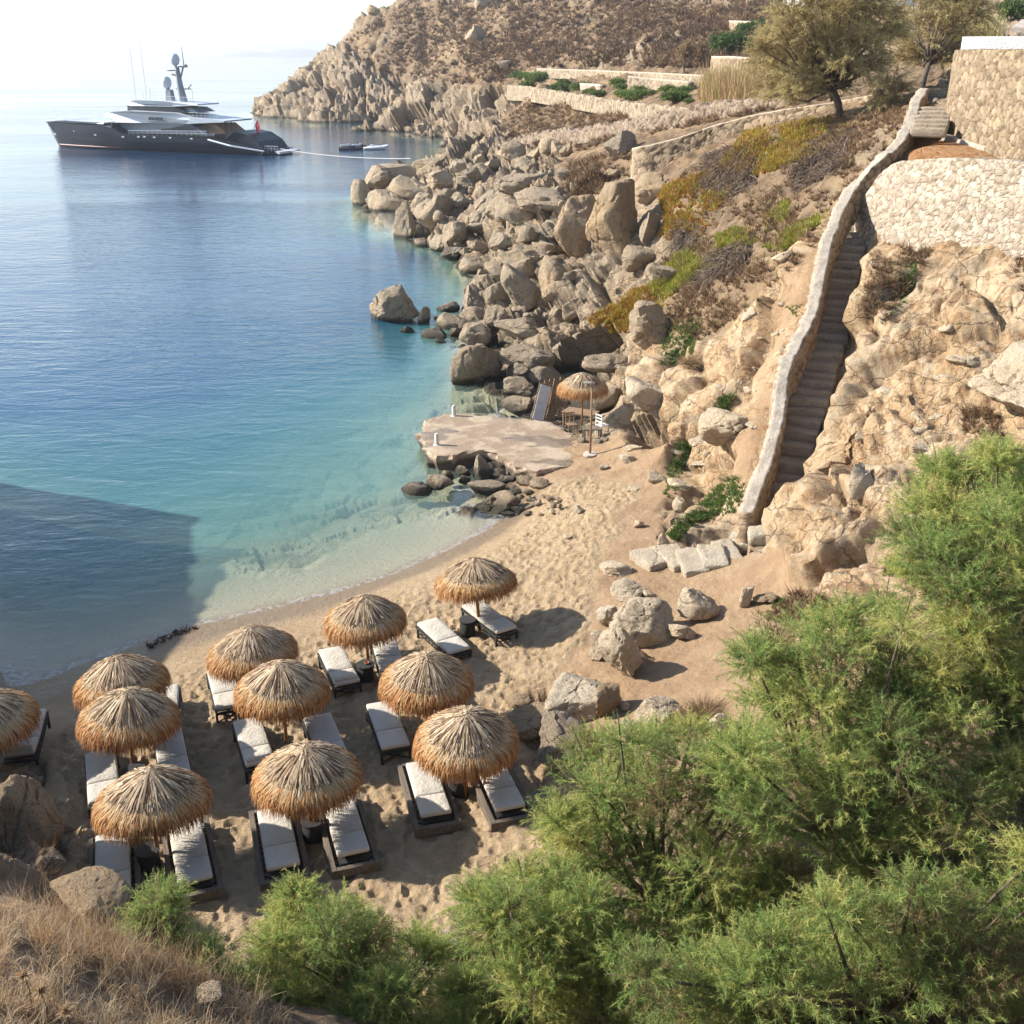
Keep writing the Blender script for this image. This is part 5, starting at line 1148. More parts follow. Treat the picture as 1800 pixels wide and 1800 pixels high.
def tree(name, label, poly, Y, r_px, n, base, seed, mat='tamarisk', per=130, tone=.55, cat='tree', group=None, limb=.06, trunk_r=.09, kw={}, ydep=-1.2, spread=.8, back=0, extra=None):
    rs = np.random.RandomState(seed); lobes = px_lobes(poly, Y, r_px, n, rs, ydep, spread)
    if extra: lobes += [(at_y(x, y, yy), r / px_scale(at_y(x, y, yy))) for x, y, r, yy in extra]
    b = np.array(base, float); root = empty(name, b, 0, label, cat, group); F = FOL(); br = MB()
    cen = np.mean([c for c, r in lobes], axis=0)
    fork = b + (cen - b) * .45; fork[2] = b[2] + (cen[2] - b[2]) * .4
    tr = MB().tube([tuple(b - b - [0, 0, .3]), tuple((fork - b) * .5 + rs.normal(size=3) * .05), tuple(fork - b)], [trunk_r, trunk_r * .85, trunk_r * .7], 8); tr.build('trunk', M['bark'], root, True)
    for c, r in lobes:
        f0 = fork + (c - fork) * 0; mid = fork + (c - fork) * .5 + rs.normal(size=3) * r * .35 + [0, 0, -.1 * r]
        br.tube([tuple(f0 - b), tuple(mid - b), tuple(c - b), tuple(c - b + (c - mid) * .35)], [trunk_r * .5, limb * .5, limb * .22, limb * .08], 5)
        nn = int(per * rs.uniform(.5, 1.4)); tv = tone + rs.normal(0, .22) - (.35 if rs.rand() < .12 else 0)
        B, D = sprays(F, c - b, np.array([r, r, r * .85]), nn, rs, tone=tv, **kw)
        for j in range(0, nn, 6): br.tube([tuple(c - b + (B[j] - c + b) * .2), tuple(B[j]), tuple(B[j] + D[j] * .3)], [limb * .12, limb * .07, limb * .03], 3, False)
    br.build('branches', M['bark'], root, True); F.build('crown', M[mat], root); return root
KN = dict(slen=(.25, .48), plumes=40, plen=(.05, .12), pw=(.006, .0105))
GT = 'green tamarisks in the foreground'
def gb(x, y): return (x, y, ground(x, y))
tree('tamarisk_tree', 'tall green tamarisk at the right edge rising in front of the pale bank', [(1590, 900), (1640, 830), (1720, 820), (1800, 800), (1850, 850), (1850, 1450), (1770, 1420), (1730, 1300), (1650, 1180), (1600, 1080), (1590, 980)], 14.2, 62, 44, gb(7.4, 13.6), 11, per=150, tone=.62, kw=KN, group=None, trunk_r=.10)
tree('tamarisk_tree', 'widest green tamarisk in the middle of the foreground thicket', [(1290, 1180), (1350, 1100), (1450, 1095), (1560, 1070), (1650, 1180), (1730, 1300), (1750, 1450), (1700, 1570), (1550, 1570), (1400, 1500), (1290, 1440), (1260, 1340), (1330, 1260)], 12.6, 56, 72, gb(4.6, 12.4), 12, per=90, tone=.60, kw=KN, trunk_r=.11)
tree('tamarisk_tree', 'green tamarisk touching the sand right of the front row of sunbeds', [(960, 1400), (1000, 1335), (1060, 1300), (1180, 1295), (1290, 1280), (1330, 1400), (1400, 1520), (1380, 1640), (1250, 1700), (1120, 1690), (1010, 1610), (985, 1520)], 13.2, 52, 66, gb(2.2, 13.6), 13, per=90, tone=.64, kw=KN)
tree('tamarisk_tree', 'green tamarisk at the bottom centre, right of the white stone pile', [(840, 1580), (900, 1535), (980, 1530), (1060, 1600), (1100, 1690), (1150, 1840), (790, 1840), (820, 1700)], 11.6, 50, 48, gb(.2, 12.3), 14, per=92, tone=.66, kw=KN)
tree('tamarisk_shrub', 'green tamarisk shrub below the front parasols, left of the white stone pile', [(465, 1690), (530, 1570), (600, 1600), (640, 1640), (740, 1650), (800, 1700), (830, 1840), (560, 1840), (490, 1770)], 11.6, 40, 42, gb(-1.6, 12.2), 15, per=90, tone=.62, cat='shrub', kw=KN, trunk_r=.05, limb=.04)
tree('tamarisk_shrub', 'small upright green shrub growing from the dry grass at the bottom left', [(248, 1665), (262, 1590), (285, 1575), (310, 1650), (300, 1710)], 10.6, 24, 6, gb(-3.4, 10.4), 16, per=90, tone=.7, cat='shrub', kw=KN, trunk_r=.03, limb=.03, ydep=0, spread=.1)
tree('tamarisk_shrub', 'low spreading green shrub right of the small upright shrub', [(330, 1700), (350, 1660), (400, 1690), (420, 1730), (380, 1760), (330, 1750)], 10.4, 24, 7, gb(-2.6, 10.0), 17, per=60, tone=.7, cat='shrub', kw=KN, trunk_r=.03, limb=.03, ydep=0, spread=.1)
tree('tamarisk_shrub', 'loose green shrub between the dry grass and the shrub below the front parasols', [(395, 1760), (420, 1700), (470, 1690), (500, 1740), (520, 1840), (400, 1840)], 10.8, 34, 12, gb(-2.2, 10.6), 19, per=75, tone=.6, cat='shrub', kw=KN, trunk_r=.04, limb=.03, ydep=0, spread=.3)
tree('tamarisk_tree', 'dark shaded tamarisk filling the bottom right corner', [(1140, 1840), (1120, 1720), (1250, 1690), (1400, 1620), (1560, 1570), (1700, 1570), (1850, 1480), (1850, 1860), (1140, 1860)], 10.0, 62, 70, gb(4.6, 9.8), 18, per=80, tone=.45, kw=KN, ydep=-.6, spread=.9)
KF = dict(slen=(.6, 1.2), plumes=30, plen=(.15, .34), pw=(.022, .04), up=.25, droop=.6)
p1 = hit(1478, 205); p2 = hit(1618, 158)
tree('olive_brown_tree', 'broad olive brown tree leaning over the curved wall at the top', [(1345, 70), (1380, 15), (1460, -10), (1550, -5), (1575, 60), (1545, 120), (1560, 150), (1500, 140), (1470, 158), (1420, 160), (1360, 178), (1335, 120)], p1[1], 34, 46, p1, 21, mat='olive', per=60, tone=.60, kw=KF, trunk_r=.24, limb=.12, ydep=0, spread=1.8)
tree('olive_brown_tree', 'second olive brown tree, right of the broad one, above the top of the parapet', [(1570, 20), (1620, -15), (1700, -20), (1730, 40), (1690, 90), (1640, 120), (1600, 105), (1570, 80)], p2[1] + 3, 32, 22, p2, 22, mat='olive', per=58, tone=.62, kw=KF, trunk_r=.2, limb=.11, ydep=0, spread=1.6)
tree('olive_brown_shrub', 'small olive shrub between the two olive brown trees, low by the parapet', [(1540, 150), (1580, 135), (1600, 160), (1560, 195), (1540, 190)], 60, 16, 6, hit(1570, 195), 23, mat='olive', per=30, tone=.7, cat='shrub', kw=KF, trunk_r=.06, limb=.08, ydep=0, spread=.4)
# bushes on the far terraces
def bush(px, py, wpx, hpx, mat, tone, label, group=None, seed=0, per=60, name='bush'):
    b = hit(px, py + hpx / 2); s = px_scale(b); r = wpx / 2 / s; hh = hpx / s; rs = np.random.RandomState(seed + 100); root = empty(name, b, 0, label, 'shrub', group); F = FOL(); sc_ = r / 1.2
    st = MB()
    for k in range(5): st.tube([(0, 0, -.2), (rs.uniform(-.4, .4) * r, rs.uniform(-.4, .4) * r, hh * .5)], [.05, .02], 4)
    st.build('stem', M['bark'], root)
    for k in range(9):
        c = np.array([rs.uniform(-.55, .55) * r, rs.uniform(-.5, .5) * r, hh * rs.uniform(.25, .65)])
        sprays(F, c, np.array([r * .5, r * .5, hh * .36]), per, rs, slen=(.2 * r, .4 * r), plumes=10, plen=(.12 * r, .24 * r), pw=(.05 * r, .09 * r), tone=tone + rs.normal(0, .1), up=.4)
    F.build('foliage', M[mat], root); return root
for i, (x, y, w_, h_, m_, tn, lab) in enumerate([(1283, 78, 64, 34, 'green', .35, 'round dark green bush above the short brown wall'), (1330, 80, 46, 36, 'green', .6, 'greyish green bush right of the round dark bush'), (1318, 52, 60, 20, 'green', .3, 'flat green bush on the hill above the round bush'),
  (1202, 98, 30, 62, 'scrub', .8, 'thin bare grey shrub, left of two on the garden terrace'), (1232, 95, 30, 58, 'scrub', .7, 'thin bare grey shrub, right of two on the garden terrace'), (1186, 172, 50, 14, 'green', .5, 'spiky dark green cactus patch at the end of the terrace'), (1245, 1262, 10, 10, 'scrub', .5, 'tiny dry sprig at the foot of the tussock'),
  (1775, 22, 70, 30, 'green', .3, 'dark green hedge bush behind the hut roof')]):
    bush(x, y, w_, h_, m_, tn, lab, seed=i)
rs = np.random.RandomState(5)
for k in range(26):
    x = rs.uniform(905, 1215); y = 126 + (x - 905) * .10 + rs.uniform(2, 26)
    bush(x, y, rs.uniform(18, 38), rs.uniform(9, 15), 'green', rs.uniform(.55, .95), 'low yellowish green shrub on the garden terraces', 'shrubs on the garden terraces', 200 + k, 40)
# dry tussock
def tussock(px, py, wpx, label, mat='dry', tone=.45, n=900, seed=0, name='grass_tussock', w_=.006):
    b = hit(px, py); s = px_scale(b); r = wpx / s; rs = np.random.RandomState(seed); root = empty(name, b, 0, label, 'grass'); F = FOL()
    d = rs.normal(size=(n, 3)); d[:, 2] = np.abs(d[:, 2]) * .9 + .25; P = rs.normal(size=(n, 3)) * [r * .15, r * .15, 0]
    F.add(strips(P, d, rs.uniform(.6, 1.05, n) * r, w_, 3, np.clip(rs.normal(tone, .2, n), 0, 1), .35, rs)); F.build('blades', M[mat], root); return root
tussock(1240, 1262, 62, 'round grey dry grass tussock on the dirt at the edge of the tamarisks', 'scrub', .8, 2200, 3, w_=.011)
tussock(1215, 640, 30, 'bleached dry twiggy bush on the slope above the far parasol', 'scrub', .9, 500, 4, w_=.02)
# reeds
def field(name, label, polys, npt, mat, L, W, tone, tsd, up=1.0, spread=.4, nb=1, nseg=2, droop=.1, seed=0, scale_px=None, fade=0, kind='stuff', psd=.0, ok=None):
    rs = np.random.RandomState(seed); F = FOL(); P = []; polys = [np.array(p, float) for p in polys]
    ar = [abs(sum(p[i][0] * p[(i + 1) % len(p)][1] - p[(i + 1) % len(p)][0] * p[i][1] for i in range(len(p)))) for p in polys]; tot = sum(ar)
    for p, a in zip(polys, ar):
        m = int(npt * a / tot); mn, mx = p.min(0), p.max(0); c = 0
        while c < m:
            x = rs.uniform(mn[0], mx[0], 400); y = rs.uniform(mn[1], mx[1], 400); q = inpoly(x, y, p)
            cl = fbm(x / 40, y / 40, x * 0, 3, seed) + .25 * rs.normal(size=400) > psd
            for xx, yy in zip(x[q & cl], y[q & cl]):
                h = hit(xx, yy)
                if ok is None or ok(h): P.append(h)
                c += 1
                if c >= m: break
    P = np.array(P); n = len(P) * nb; i = np.repeat(np.arange(len(P)), nb); tn = np.clip(rs.normal(tone, tsd, len(P)), 0, 1)[i] + rs.normal(0, .07, n)
    d = rs.normal(size=(n, 3)) * spread; d[:, 2] = np.abs(d[:, 2]) + up
    sc_ = rs.uniform(.6, 1.2, len(P))[i]
    F.add(strips(P[i] + rs.normal(size=(n, 3)) * [L[0] * .15, L[0] * .15, 0], d, rs.uniform(*L, n) * sc_, rs.uniform(*W, n), nseg, np.clip(tn, 0, 1), droop, rs, .8, fade))
    o = F.build(name, M[mat]); tag(o, label, None, None, kind); return o
field('reeds', None, [[(1235, 182), (1232, 160), (1345, 160), (1390, 176), (1345, 188)]], 2600, 'reed', (1.5, 2.5), (.05, .09), .45, .25, up=3, spread=.25, nb=2, seed=31, fade=.15, psd=-1)
field('reeds', None, [[(1660, 120), (1660, 90), (1740, 70), (1745, 100)]], 900, 'reed', (1.4, 2.6), (.05, .09), .6, .25, up=3, spread=.35, nb=2, seed=32, fade=.4, psd=-1)
# scrub over the hills
HILL = [[(600, 75), (640, 50), (700, 0), (1400, 0), (1400, 120), (1240, 120), (930, 118), (880, 145), (780, 150), (680, 130), (620, 110)]]
field('scrub', None, HILL, 7000, 'scrub', (.5, 1.1), (.10, .22), .35, .25, up=.5, spread=.9, nb=14, nseg=1, droop=.1, seed=33, psd=-.1)
field('scrub', None, [[(890, 185), (960, 170), (1200, 205), (1230, 215), (1120, 235), (980, 280), (880, 240)], [(1000, 290), (1110, 260), (1110, 330), (1000, 350)], [(1240, 190), (1480, 150), (1480, 170), (1130, 240)]], 2600, 'scrub', (.3, .6), (.04, .09), .55, .3, up=.5, spread=.9, nb=22, nseg=1, seed=34, psd=-.1)
field('scrub', None, [[(1420, 210), (1590, 190), (1600, 230), (1500, 330), (1440, 420), (1330, 540), (1230, 600), (1120, 560), (1130, 480), (1250, 400), (1180, 320), (1300, 250)], [(950, 310), (1020, 300), (1110, 320), (1000, 345)]], 2400, 'scrub', (.15, .4), (.02, .05), .6, .3, up=.5, spread=.9, nb=20, nseg=1, seed=35, psd=.02)
field('scrub', None, [[(1520, 440), (1600, 420), (1640, 440), (1560, 560), (1540, 600), (1520, 560)], [(1690, 720), (1740, 720), (1760, 780), (1690, 760)], [(1780, 480), (1800, 440), (1800, 520)], [(1400, 1040), (1470, 1060), (1460, 1100), (1350, 1090)], [(1540, 1020), (1640, 900), (1700, 950)]], 600, 'scrub', (.12, .35), (.015, .035), .55, .3, up=.5, spread=.9, nb=22, nseg=1, seed=36, psd=.05)
# ice plants spilling down the slope
IP = [[(1175, 330), (1260, 300), (1300, 250), (1330, 240), (1320, 280), (1260, 360), (1240, 400), (1190, 385)], [(1050, 560), (1110, 520), (1160, 505), (1160, 540), (1110, 575), (1060, 590)], [(1160, 500), (1200, 450), (1260, 420), (1330, 395), (1360, 370), (1360, 400), (1300, 440), (1230, 480), (1190, 510)], [(1350, 430), (1400, 400), (1460, 370), (1440, 390), (1380, 440)], [(1170, 390), (1190, 390), (1180, 420), (1160, 415)], [(1340, 235), (1440, 215), (1480, 230), (1430, 270), (1340, 300)]]
IP = [[(np.mean([q[0] for q in p]) + (x - np.mean([q[0] for q in p])) * 1.25, np.mean([q[1] for q in p]) + (y - np.mean([q[1] for q in p])) * 1.25) for x, y in p] for p in IP]
field('ice_plant', None, [IP[0], IP[1], IP[4]], 4200, 'ice', (.14, .3), (.04, .075), .42, .22, up=.8, spread=.6, nb=14, nseg=1, seed=41, psd=.06)
field('ice_plant', None, [IP[2], IP[3]], 4200, 'ice', (.10, .25), (.035, .065), .80, .16, up=.8, spread=.6, nb=14, nseg=1, seed=42, psd=.08)
field('ice_plant', None, [IP[5]], 2600, 'ice', (.12, .28), (.04, .07), .5, .2, up=.8, spread=.6, nb=12, nseg=1, seed=45, psd=.08)
field('dead_stems', None, [[(1240, 270), (1330, 250), (1330, 330), (1270, 350), (1230, 330)], [(1420, 250), (1500, 225), (1490, 290), (1400, 340), (1400, 300)], [(1260, 440), (1330, 420), (1300, 480), (1220, 500)], [(1190, 380), (1240, 400), (1220, 440), (1185, 430)]], 2400, 'dead', (.5, 1.2), (.03, .06), .5, .25, up=.05, spread=.35, nb=5, nseg=3, droop=.9, seed=43, psd=-1)
field('ground_cover', None, [[(1170, 940), (1215, 900), (1280, 840), (1310, 840), (1300, 900), (1220, 920), (1190, 955)], [(1245, 700), (1290, 695), (1280, 735), (1250, 735)], [(1165, 870), (1190, 780), (1215, 780), (1185, 880)], [(1170, 570), (1230, 560), (1215, 650), (1160, 640)]], 1500, 'green', (.08, .2), (.02, .04), .6, .25, up=.8, spread=.7, nb=14, nseg=1, seed=44, psd=-.1)
field('ground_cover', None, [[(1330, 1080), (1370, 1055), (1460, 1060), (1450, 1085), (1360, 1095)], [(1560, 470), (1620, 440), (1600, 520), (1560, 560)], [(1380, 540), (1410, 530), (1400, 560)]], 500, 'green', (.06, .16), (.015, .03), .8, .2, up=.8, spread=.9, nb=12, nseg=1, seed=46, psd=-.05)
# dry grass on the near bluff
GR = [[(-40, 1560), (60, 1590), (200, 1650), (330, 1710), (470, 1740), (540, 1850), (-40, 1850)]]
field('dry_grass', None, GR, 1200, 'dry', (.10, .48), (.003, .007), .80, .28, up=1.0, spread=.6, nb=7, nseg=3, droop=.4, seed=51, psd=.14, fade=.2)
field('dry_grass', None, [[(40, 1575), (200, 1640), (420, 1725), (470, 1760), (330, 1760), (60, 1660)]], 900, 'dry', (.35, .75), (.003, .006), .6, .25, up=1.2, spread=.4, nb=3, nseg=4, droop=.3, seed=52, psd=-.3, fade=.2)
field('dry_grass', None, [[(0, 1340), (90, 1370), (100, 1560), (0, 1560)], [(120, 1560), (230, 1590), (230, 1640), (120, 1600)]], 260, 'dry', (.12, .3), (.004, .008), .5, .25, up=.8, spread=.6, nb=9, nseg=2, droop=.3, seed=53, psd=.05)
for k, (x, y, lab) in enumerate([(55, 1715, 'dried thistle head in the bottom left, upper left of three'), (84, 1742, 'dried thistle head in the bottom left, middle of three'), (127, 1778, 'dried thistle head in the bottom left, lowest of three')]):
    h = hit(x, y + 60); b = at_y(x, y, h[1]); r = empty('thistle', (h[0], h[1], h[2]), 0, lab, 'thistle', 'dried thistles')
    H_ = b[2] - h[2]; MB().tube([(0, 0, 0), (.02, .01, H_ * .5), (0, 0, H_)], [.006, .005, .004], 5).build('stalk', M['bark'], r)
    rs = np.random.RandomState(k); d = rs.normal(size=(170, 3)); d[:, 2] += .6; F = FOL(); F.add(strips(np.zeros((170, 3)) + [0, 0, H_], d, rs.uniform(.04, .09, 170), .012, 1, np.clip(rs.normal(.8, .2, 170), 0, 1), 0, rs)); F.build('flower_head', M['dry'], r)

field('seaweed', None, [[(255, 1132), (300, 1112), (345, 1098), (350, 1104), (300, 1124), (262, 1142)]], 60, 'dead', (.06, .2), (.02, .05), .12, .1, up=.1, spread=.8, nb=5, nseg=1, seed=61, psd=.0)
# ------------------------------------------------------------------ motor yacht
M['hull'] = m_simple('dark_navy_hull', (.006, .013, .028), .4, .05, 1, 0, spec=.25)
M['ywhite'] = m_simple('yacht_white', (.52, .56, .61), .35, .03, 1, 0)
M['ygrey'] = m_simple('yacht_grey', (.22, .25, .28), .45, .05, 1, 0)
M['boot'] = m_simple('red_boot_stripe', (.20, .04, .04), .5, .05, 1, 0)
M['teak'] = m_simple('teak_deck', (.32, .21, .13), .7, .1, 3, 0)
M['yglass'] = m_simple('tinted_windows', (.02, .03, .045), .35, .03, 1, 0, spec=.3)
M['rope'] = m_simple('white_rope', (.75, .73, .68), .8, .05, 9, 0)
bowp = at_z(104, 257, 0); stp = at_z(510, 271, 0); ax = stp - bowp; LY = float(np.linalg.norm(ax)) ; yaw = math.atan2(ax[1], ax[0])
yc = empty('motor_yacht', bowp, yaw, 'large dark hulled motor yacht with white upper decks moored stern to the shore', 'yacht')
# local: +X from bow to stern; -Y is the side facing the beach. Units: zoomed picture pixels -> metres
K = LY / 970.0
def lx(px): return (px - 235) * K
def lz(py, px=600):
    wl = 462 + (px - 235) / (1205 - 235) * 34; Zc_ = np.interp(px, [235, 1205], [float(project(bowp)[2]), float(project(stp)[2])]); return (wl - py) / 2.368 / (FOC / Zc_)
st = []
NSX = 40
for i in range(NSX + 1):
    f = i / NSX; x = f * (LY - 1.8); beam = 4.3 * (1 - (1 - min(f / .42, 1)) ** 2.1) ** .8 * (1 - .10 * max(0, (f - .7) / .3)); beam = max(beam, .04)
    sheer = np.interp(f, [0, .12, .34, .36, .40, .78, .86, .93, 1], [4.5, 4.25, 4.05, 3.3, 2.75, 2.5, 2.0, 1.2, .8])
    rake = -2.4 * (1 - f) ** 6
    sec = []
    for u in np.linspace(0, 1, 9):
        z = -.8 + (sheer + .8) * u; wdt = beam * (.40 + .60 * min(1, (u * 1.5) ** .55)) if f > .03 else beam
        flare = 1 + .12 * u * (1 - f)
        sec.append((x + rake * (z / 5) * 1.0, wdt * flare * (1 if f > .02 else .3), z))
    st.append(sec)
V = []; F = []
for sec in st:
    for (x, y, z) in sec: V.append((x, -y, z))
    for (x, y, z) in sec[::-1]: V.append((x, y, z))
m = 18
for i in range(NSX):
    for k in range(m): F.append((i * m + k, i * m + (k + 1) % m, (i + 1) * m + (k + 1) % m, (i + 1) * m + k))
F.append(tuple(range(m))); F.append(tuple(NSX * m + k for k in range(m - 1, -1, -1)))
hull = MB().add(V, F).build('hull', M['hull'], yc, True, 35)
# boot stripe, portholes, rub rail
bs = MB()
for sg in (-1, 1):
    pts = [(st[i][2][0] if i else st[i][2][0], sg * (st[i][2][1] + .04) , .42) for i in range(1, NSX, 2)]; bs.tube(pts, .10, 5)
bs.build('boot_stripe', M['boot'], hull)
pc = [(250, 383), (272, 384), (298, 386), (345, 398), (372, 399), (473, 413), (600, 420), (665, 420), (690, 420), (730, 422), (795, 424), (880, 428)]
def side(f, z):
    i = min(int(f * NSX), NSX - 1); sec = st[i]; sec2 = st[i + 1]; t = f * NSX - i; zs = [q[2] for q in sec]
    return np.interp(z, zs, [q[1] for q in sec]) * (1 - t) + np.interp(z, [q[2] for q in sec2], [q[1] for q in sec2]) * t
for k, (px, py) in enumerate(pc):
    x = lx(px); z = lz(py, px); f = min(max(x / (LY - 1.8), .02), .99)
    MB().box((x, -side(f, z) - .02, z), (.8 if k < 5 else .5, .12, .22)).build('porthole', M['ywhite'], yc)
an = MB(); an.tube([(lx(222), -.9, 3.6), (lx(240), -.9, 2.3)], .09, 6); an.box((lx(240), -1.0, 2.2), (.9, .2, .35)); an.tube([(lx(225), -.5, 2.9), (lx(250), -.5, -.3)], .05, 5); an.build('anchor', M['ywhite'], yc)
def deck(name, outline, half, mat, taper=.9, parent=yc, auto=30):
    """side outline (x, z) in zoomed pixels, swept across the beam and drawn in at the top"""
    n = len(outline); P = [(lx(x), lz(y, x)) for x, y in outline]; z0 = min(p[1] for p in P); z1 = max(p[1] for p in P)
    x0 = min(p[0] for p in P); x1 = max(p[0] for p in P); V = []
    for s in (-1, 1):
        for x, z in P:
            t = (z - z0) / max(z1 - z0, .1); fx = (x - x0) / (x1 - x0); nose = min(1, .35 + 2.6 * fx); V.append((x, s * half * (1 - (1 - taper) * t) * nose, z))
    F = [tuple(range(n)), tuple(range(2 * n - 1, n - 1, -1))] + [(i, (i + 1) % n, (i + 1) % n + n, i + n) for i in range(n)]
    return MB().add(V, F).build(name, mat, parent, False)
deck('foredeck_rail', [(190, 360), (330, 355), (350, 360), (500, 367), (500, 372), (190, 364)], 3.2, M['ywhite'])
deck('main_saloon', [(500, 370), (870, 372), (935, 412), (500, 404)], 3.9, M['ygrey'], .97)
deck('main_window', [(552, 370), (880, 374), (905, 402), (552, 398)], 3.98, M['yglass'], .97)
deck('side_opening', [(502, 366), (548, 368), (548, 386), (502, 384)], 4.0, M['yglass'], 1)
deck('upper_deck', [(485, 336), (505, 328), (620, 322), (820, 330), (880, 347), (1016, 360), (1010, 366), (870, 371), (545, 367), (530, 350), (487, 345)], 4.2, M['ywhite'], 1.0)
deck('bridge_deck', [(578, 328), (580, 300), (600, 296), (790, 302), (860, 330)], 3.3, M['yglass'], .88)
deck('bridge_roof', [(578, 300), (590, 287), (640, 282), (760, 286), (900, 297), (898, 303), (800, 306), (600, 304)], 3.4, M['ywhite'], .85)
deck('wheelhouse_side', [(650, 352), (700, 346), (870, 358), (850, 364), (700, 362)], 4.26, M['ygrey'], 1)
for px in (716, 728, 740, 752, 764): MB().box((lx(px), -4.28, lz(352, px)), (.42, .1, .42)).build('name_mark', M['yglass'], yc)  # unreadable name lettering, drawn as small dark boxes
deck('aft_bulkhead', [(880, 372), (960, 374), (1000, 410), (920, 412)], 3.2, M['teak'], .95)
deck('stern_deck', [(930, 412), (1040, 402), (1090, 412), (1130, 440), (1150, 470), (1150, 490), (930, 480)], 4.0, M['hull'], .97)
deck('sun_deck_shade', [(800, 306), (860, 312), (890, 330), (830, 330)], 2.6, M['ygrey'], .9)
deck('swim_platform', [(1150, 478), (1205, 482), (1205, 490), (1150, 490)], 3.4, M['ywhite'], 1)
rl = MB()
def rail(x0, x1, z0, z1, y_, n):
    a = lx(x0); b = lx(x1); za, zb = lz(z0, x0), lz(z1, x1)
    rl.tube([(a, y_, za + .9), (b, y_, zb + .9)], .035, 4); rl.tube([(a, y_, za + .5), (b, y_, zb + .5)], .02, 4)
    for k in range(n + 1): t = k / n; rl.tube([(a + (b - a) * t, y_, za + (zb - za) * t), (a + (b - a) * t, y_, za + (zb - za) * t + .9)], .03, 4)
rail(620, 940, 417, 421, -4.3, 16); rail(870, 985, 350, 356, -3.8, 7); rail(1150, 1200, 480, 482, -3.3, 4); rail(690, 860, 284, 296, -2.2, 6); rail(620, 940, 417, 421, 4.3, 16)
rl.build('railings', M['ywhite'], yc)
def dome(px, py, r, name='radar_dome'):
    MB().lathe([(r * .3, -r * 1.25), (r * .8, -r * .9), (r, -.2 * r), (r, .25 * r), (r * .8, .75 * r), (r * .45, 1.05 * r), (.02, 1.15 * r)], (lx(px), 0, lz(py, px)), 20).build(name, M['ywhite'], yc, True)
dome(738, 216, .85); dome(782, 130, .82)
ma = MB()
ma.box((lx(747), 0, lz(268, 747)), (1.3, 1.2, 2.0), taper=.7); ma.tube([(lx(742), 0, lz(250)), (lx(740), 0, lz(232))], .35, 8)
ma.tube([(lx(800), 0, lz(292, 800)), (lx(792), 0, lz(230, 800)), (lx(788), 0, lz(160, 800))], [.75, .55, .35], 8)
ma.tube([(lx(765), 0, lz(185)), (lx(800), 0, lz(195)), (lx(812), 0, lz(160)), (lx(828), 0, lz(150))], .16, 6)
ma.tube([(lx(785), 0, lz(170)), (lx(782), 0, lz(148))], .22, 6); ma.box((lx(812), 0, lz(158, 812)), (1.8, .35, .25)); ma.box((lx(770), 0, lz(172, 770)), (.5, 2.6, .2)); ma.box((lx(805), 0, lz(242, 805)), (2.8, .4, .2)); ma.tube([(lx(822), 0, lz(240)), (lx(838), 0, lz(222))], .12, 5)
ma.tube([(lx(817), 0, lz(155)), (lx(815), 0, lz(85))], [.1, .05], 5); ma.tube([(lx(760), -1, lz(230)), (lx(768), -1, lz(288))], .05, 4)
ma.build('mast', M['ygrey'], yc, True, 40)
wh = MB()
for px, y0, y1 in ((622, 80, 286), (667, 80, 286), (655, 256, 286), (683, 240, 284), (856, 240, 298)): wh.tube([(lx(px), -1.2, lz(y1, px)), (lx(px), -1.2, lz(y0, px))], .035, 4)
wh.build('whip_antennas', M['ygrey'], yc)
fl = MB(); fl.tube([(lx(1064), 0, lz(402, 1064)), (lx(1090), 0, lz(354, 1090))], .07, 6); fl.build('flagpole', M['ywhite'], yc)
fg = MB(); fg.add([(lx(1088), 0, lz(362, 1088)), (lx(1076), .05, lz(385, 1088)), (lx(1080), .25, lz(414, 1088)), (lx(1092), .1, lz(412, 1088)), (lx(1096), -.1, lz(385, 1088))], [(0, 1, 2, 3, 4)]); o = fg.build('flag', m_simple('red_ensign', (.40, .04, .05), .8, .1, 2), yc); sm_ = o.modifiers.new('s', 'SOLIDIFY'); sm_.thickness = .05
MB().tube([(lx(945), -4.4, lz(432, 945)), (lx(1040), -5.0, lz(455, 1040)), (lx(1155), -4.0, lz(478, 1155))], [.16, .16, .14], 6).build('passerelle', M['ywhite'], yc)
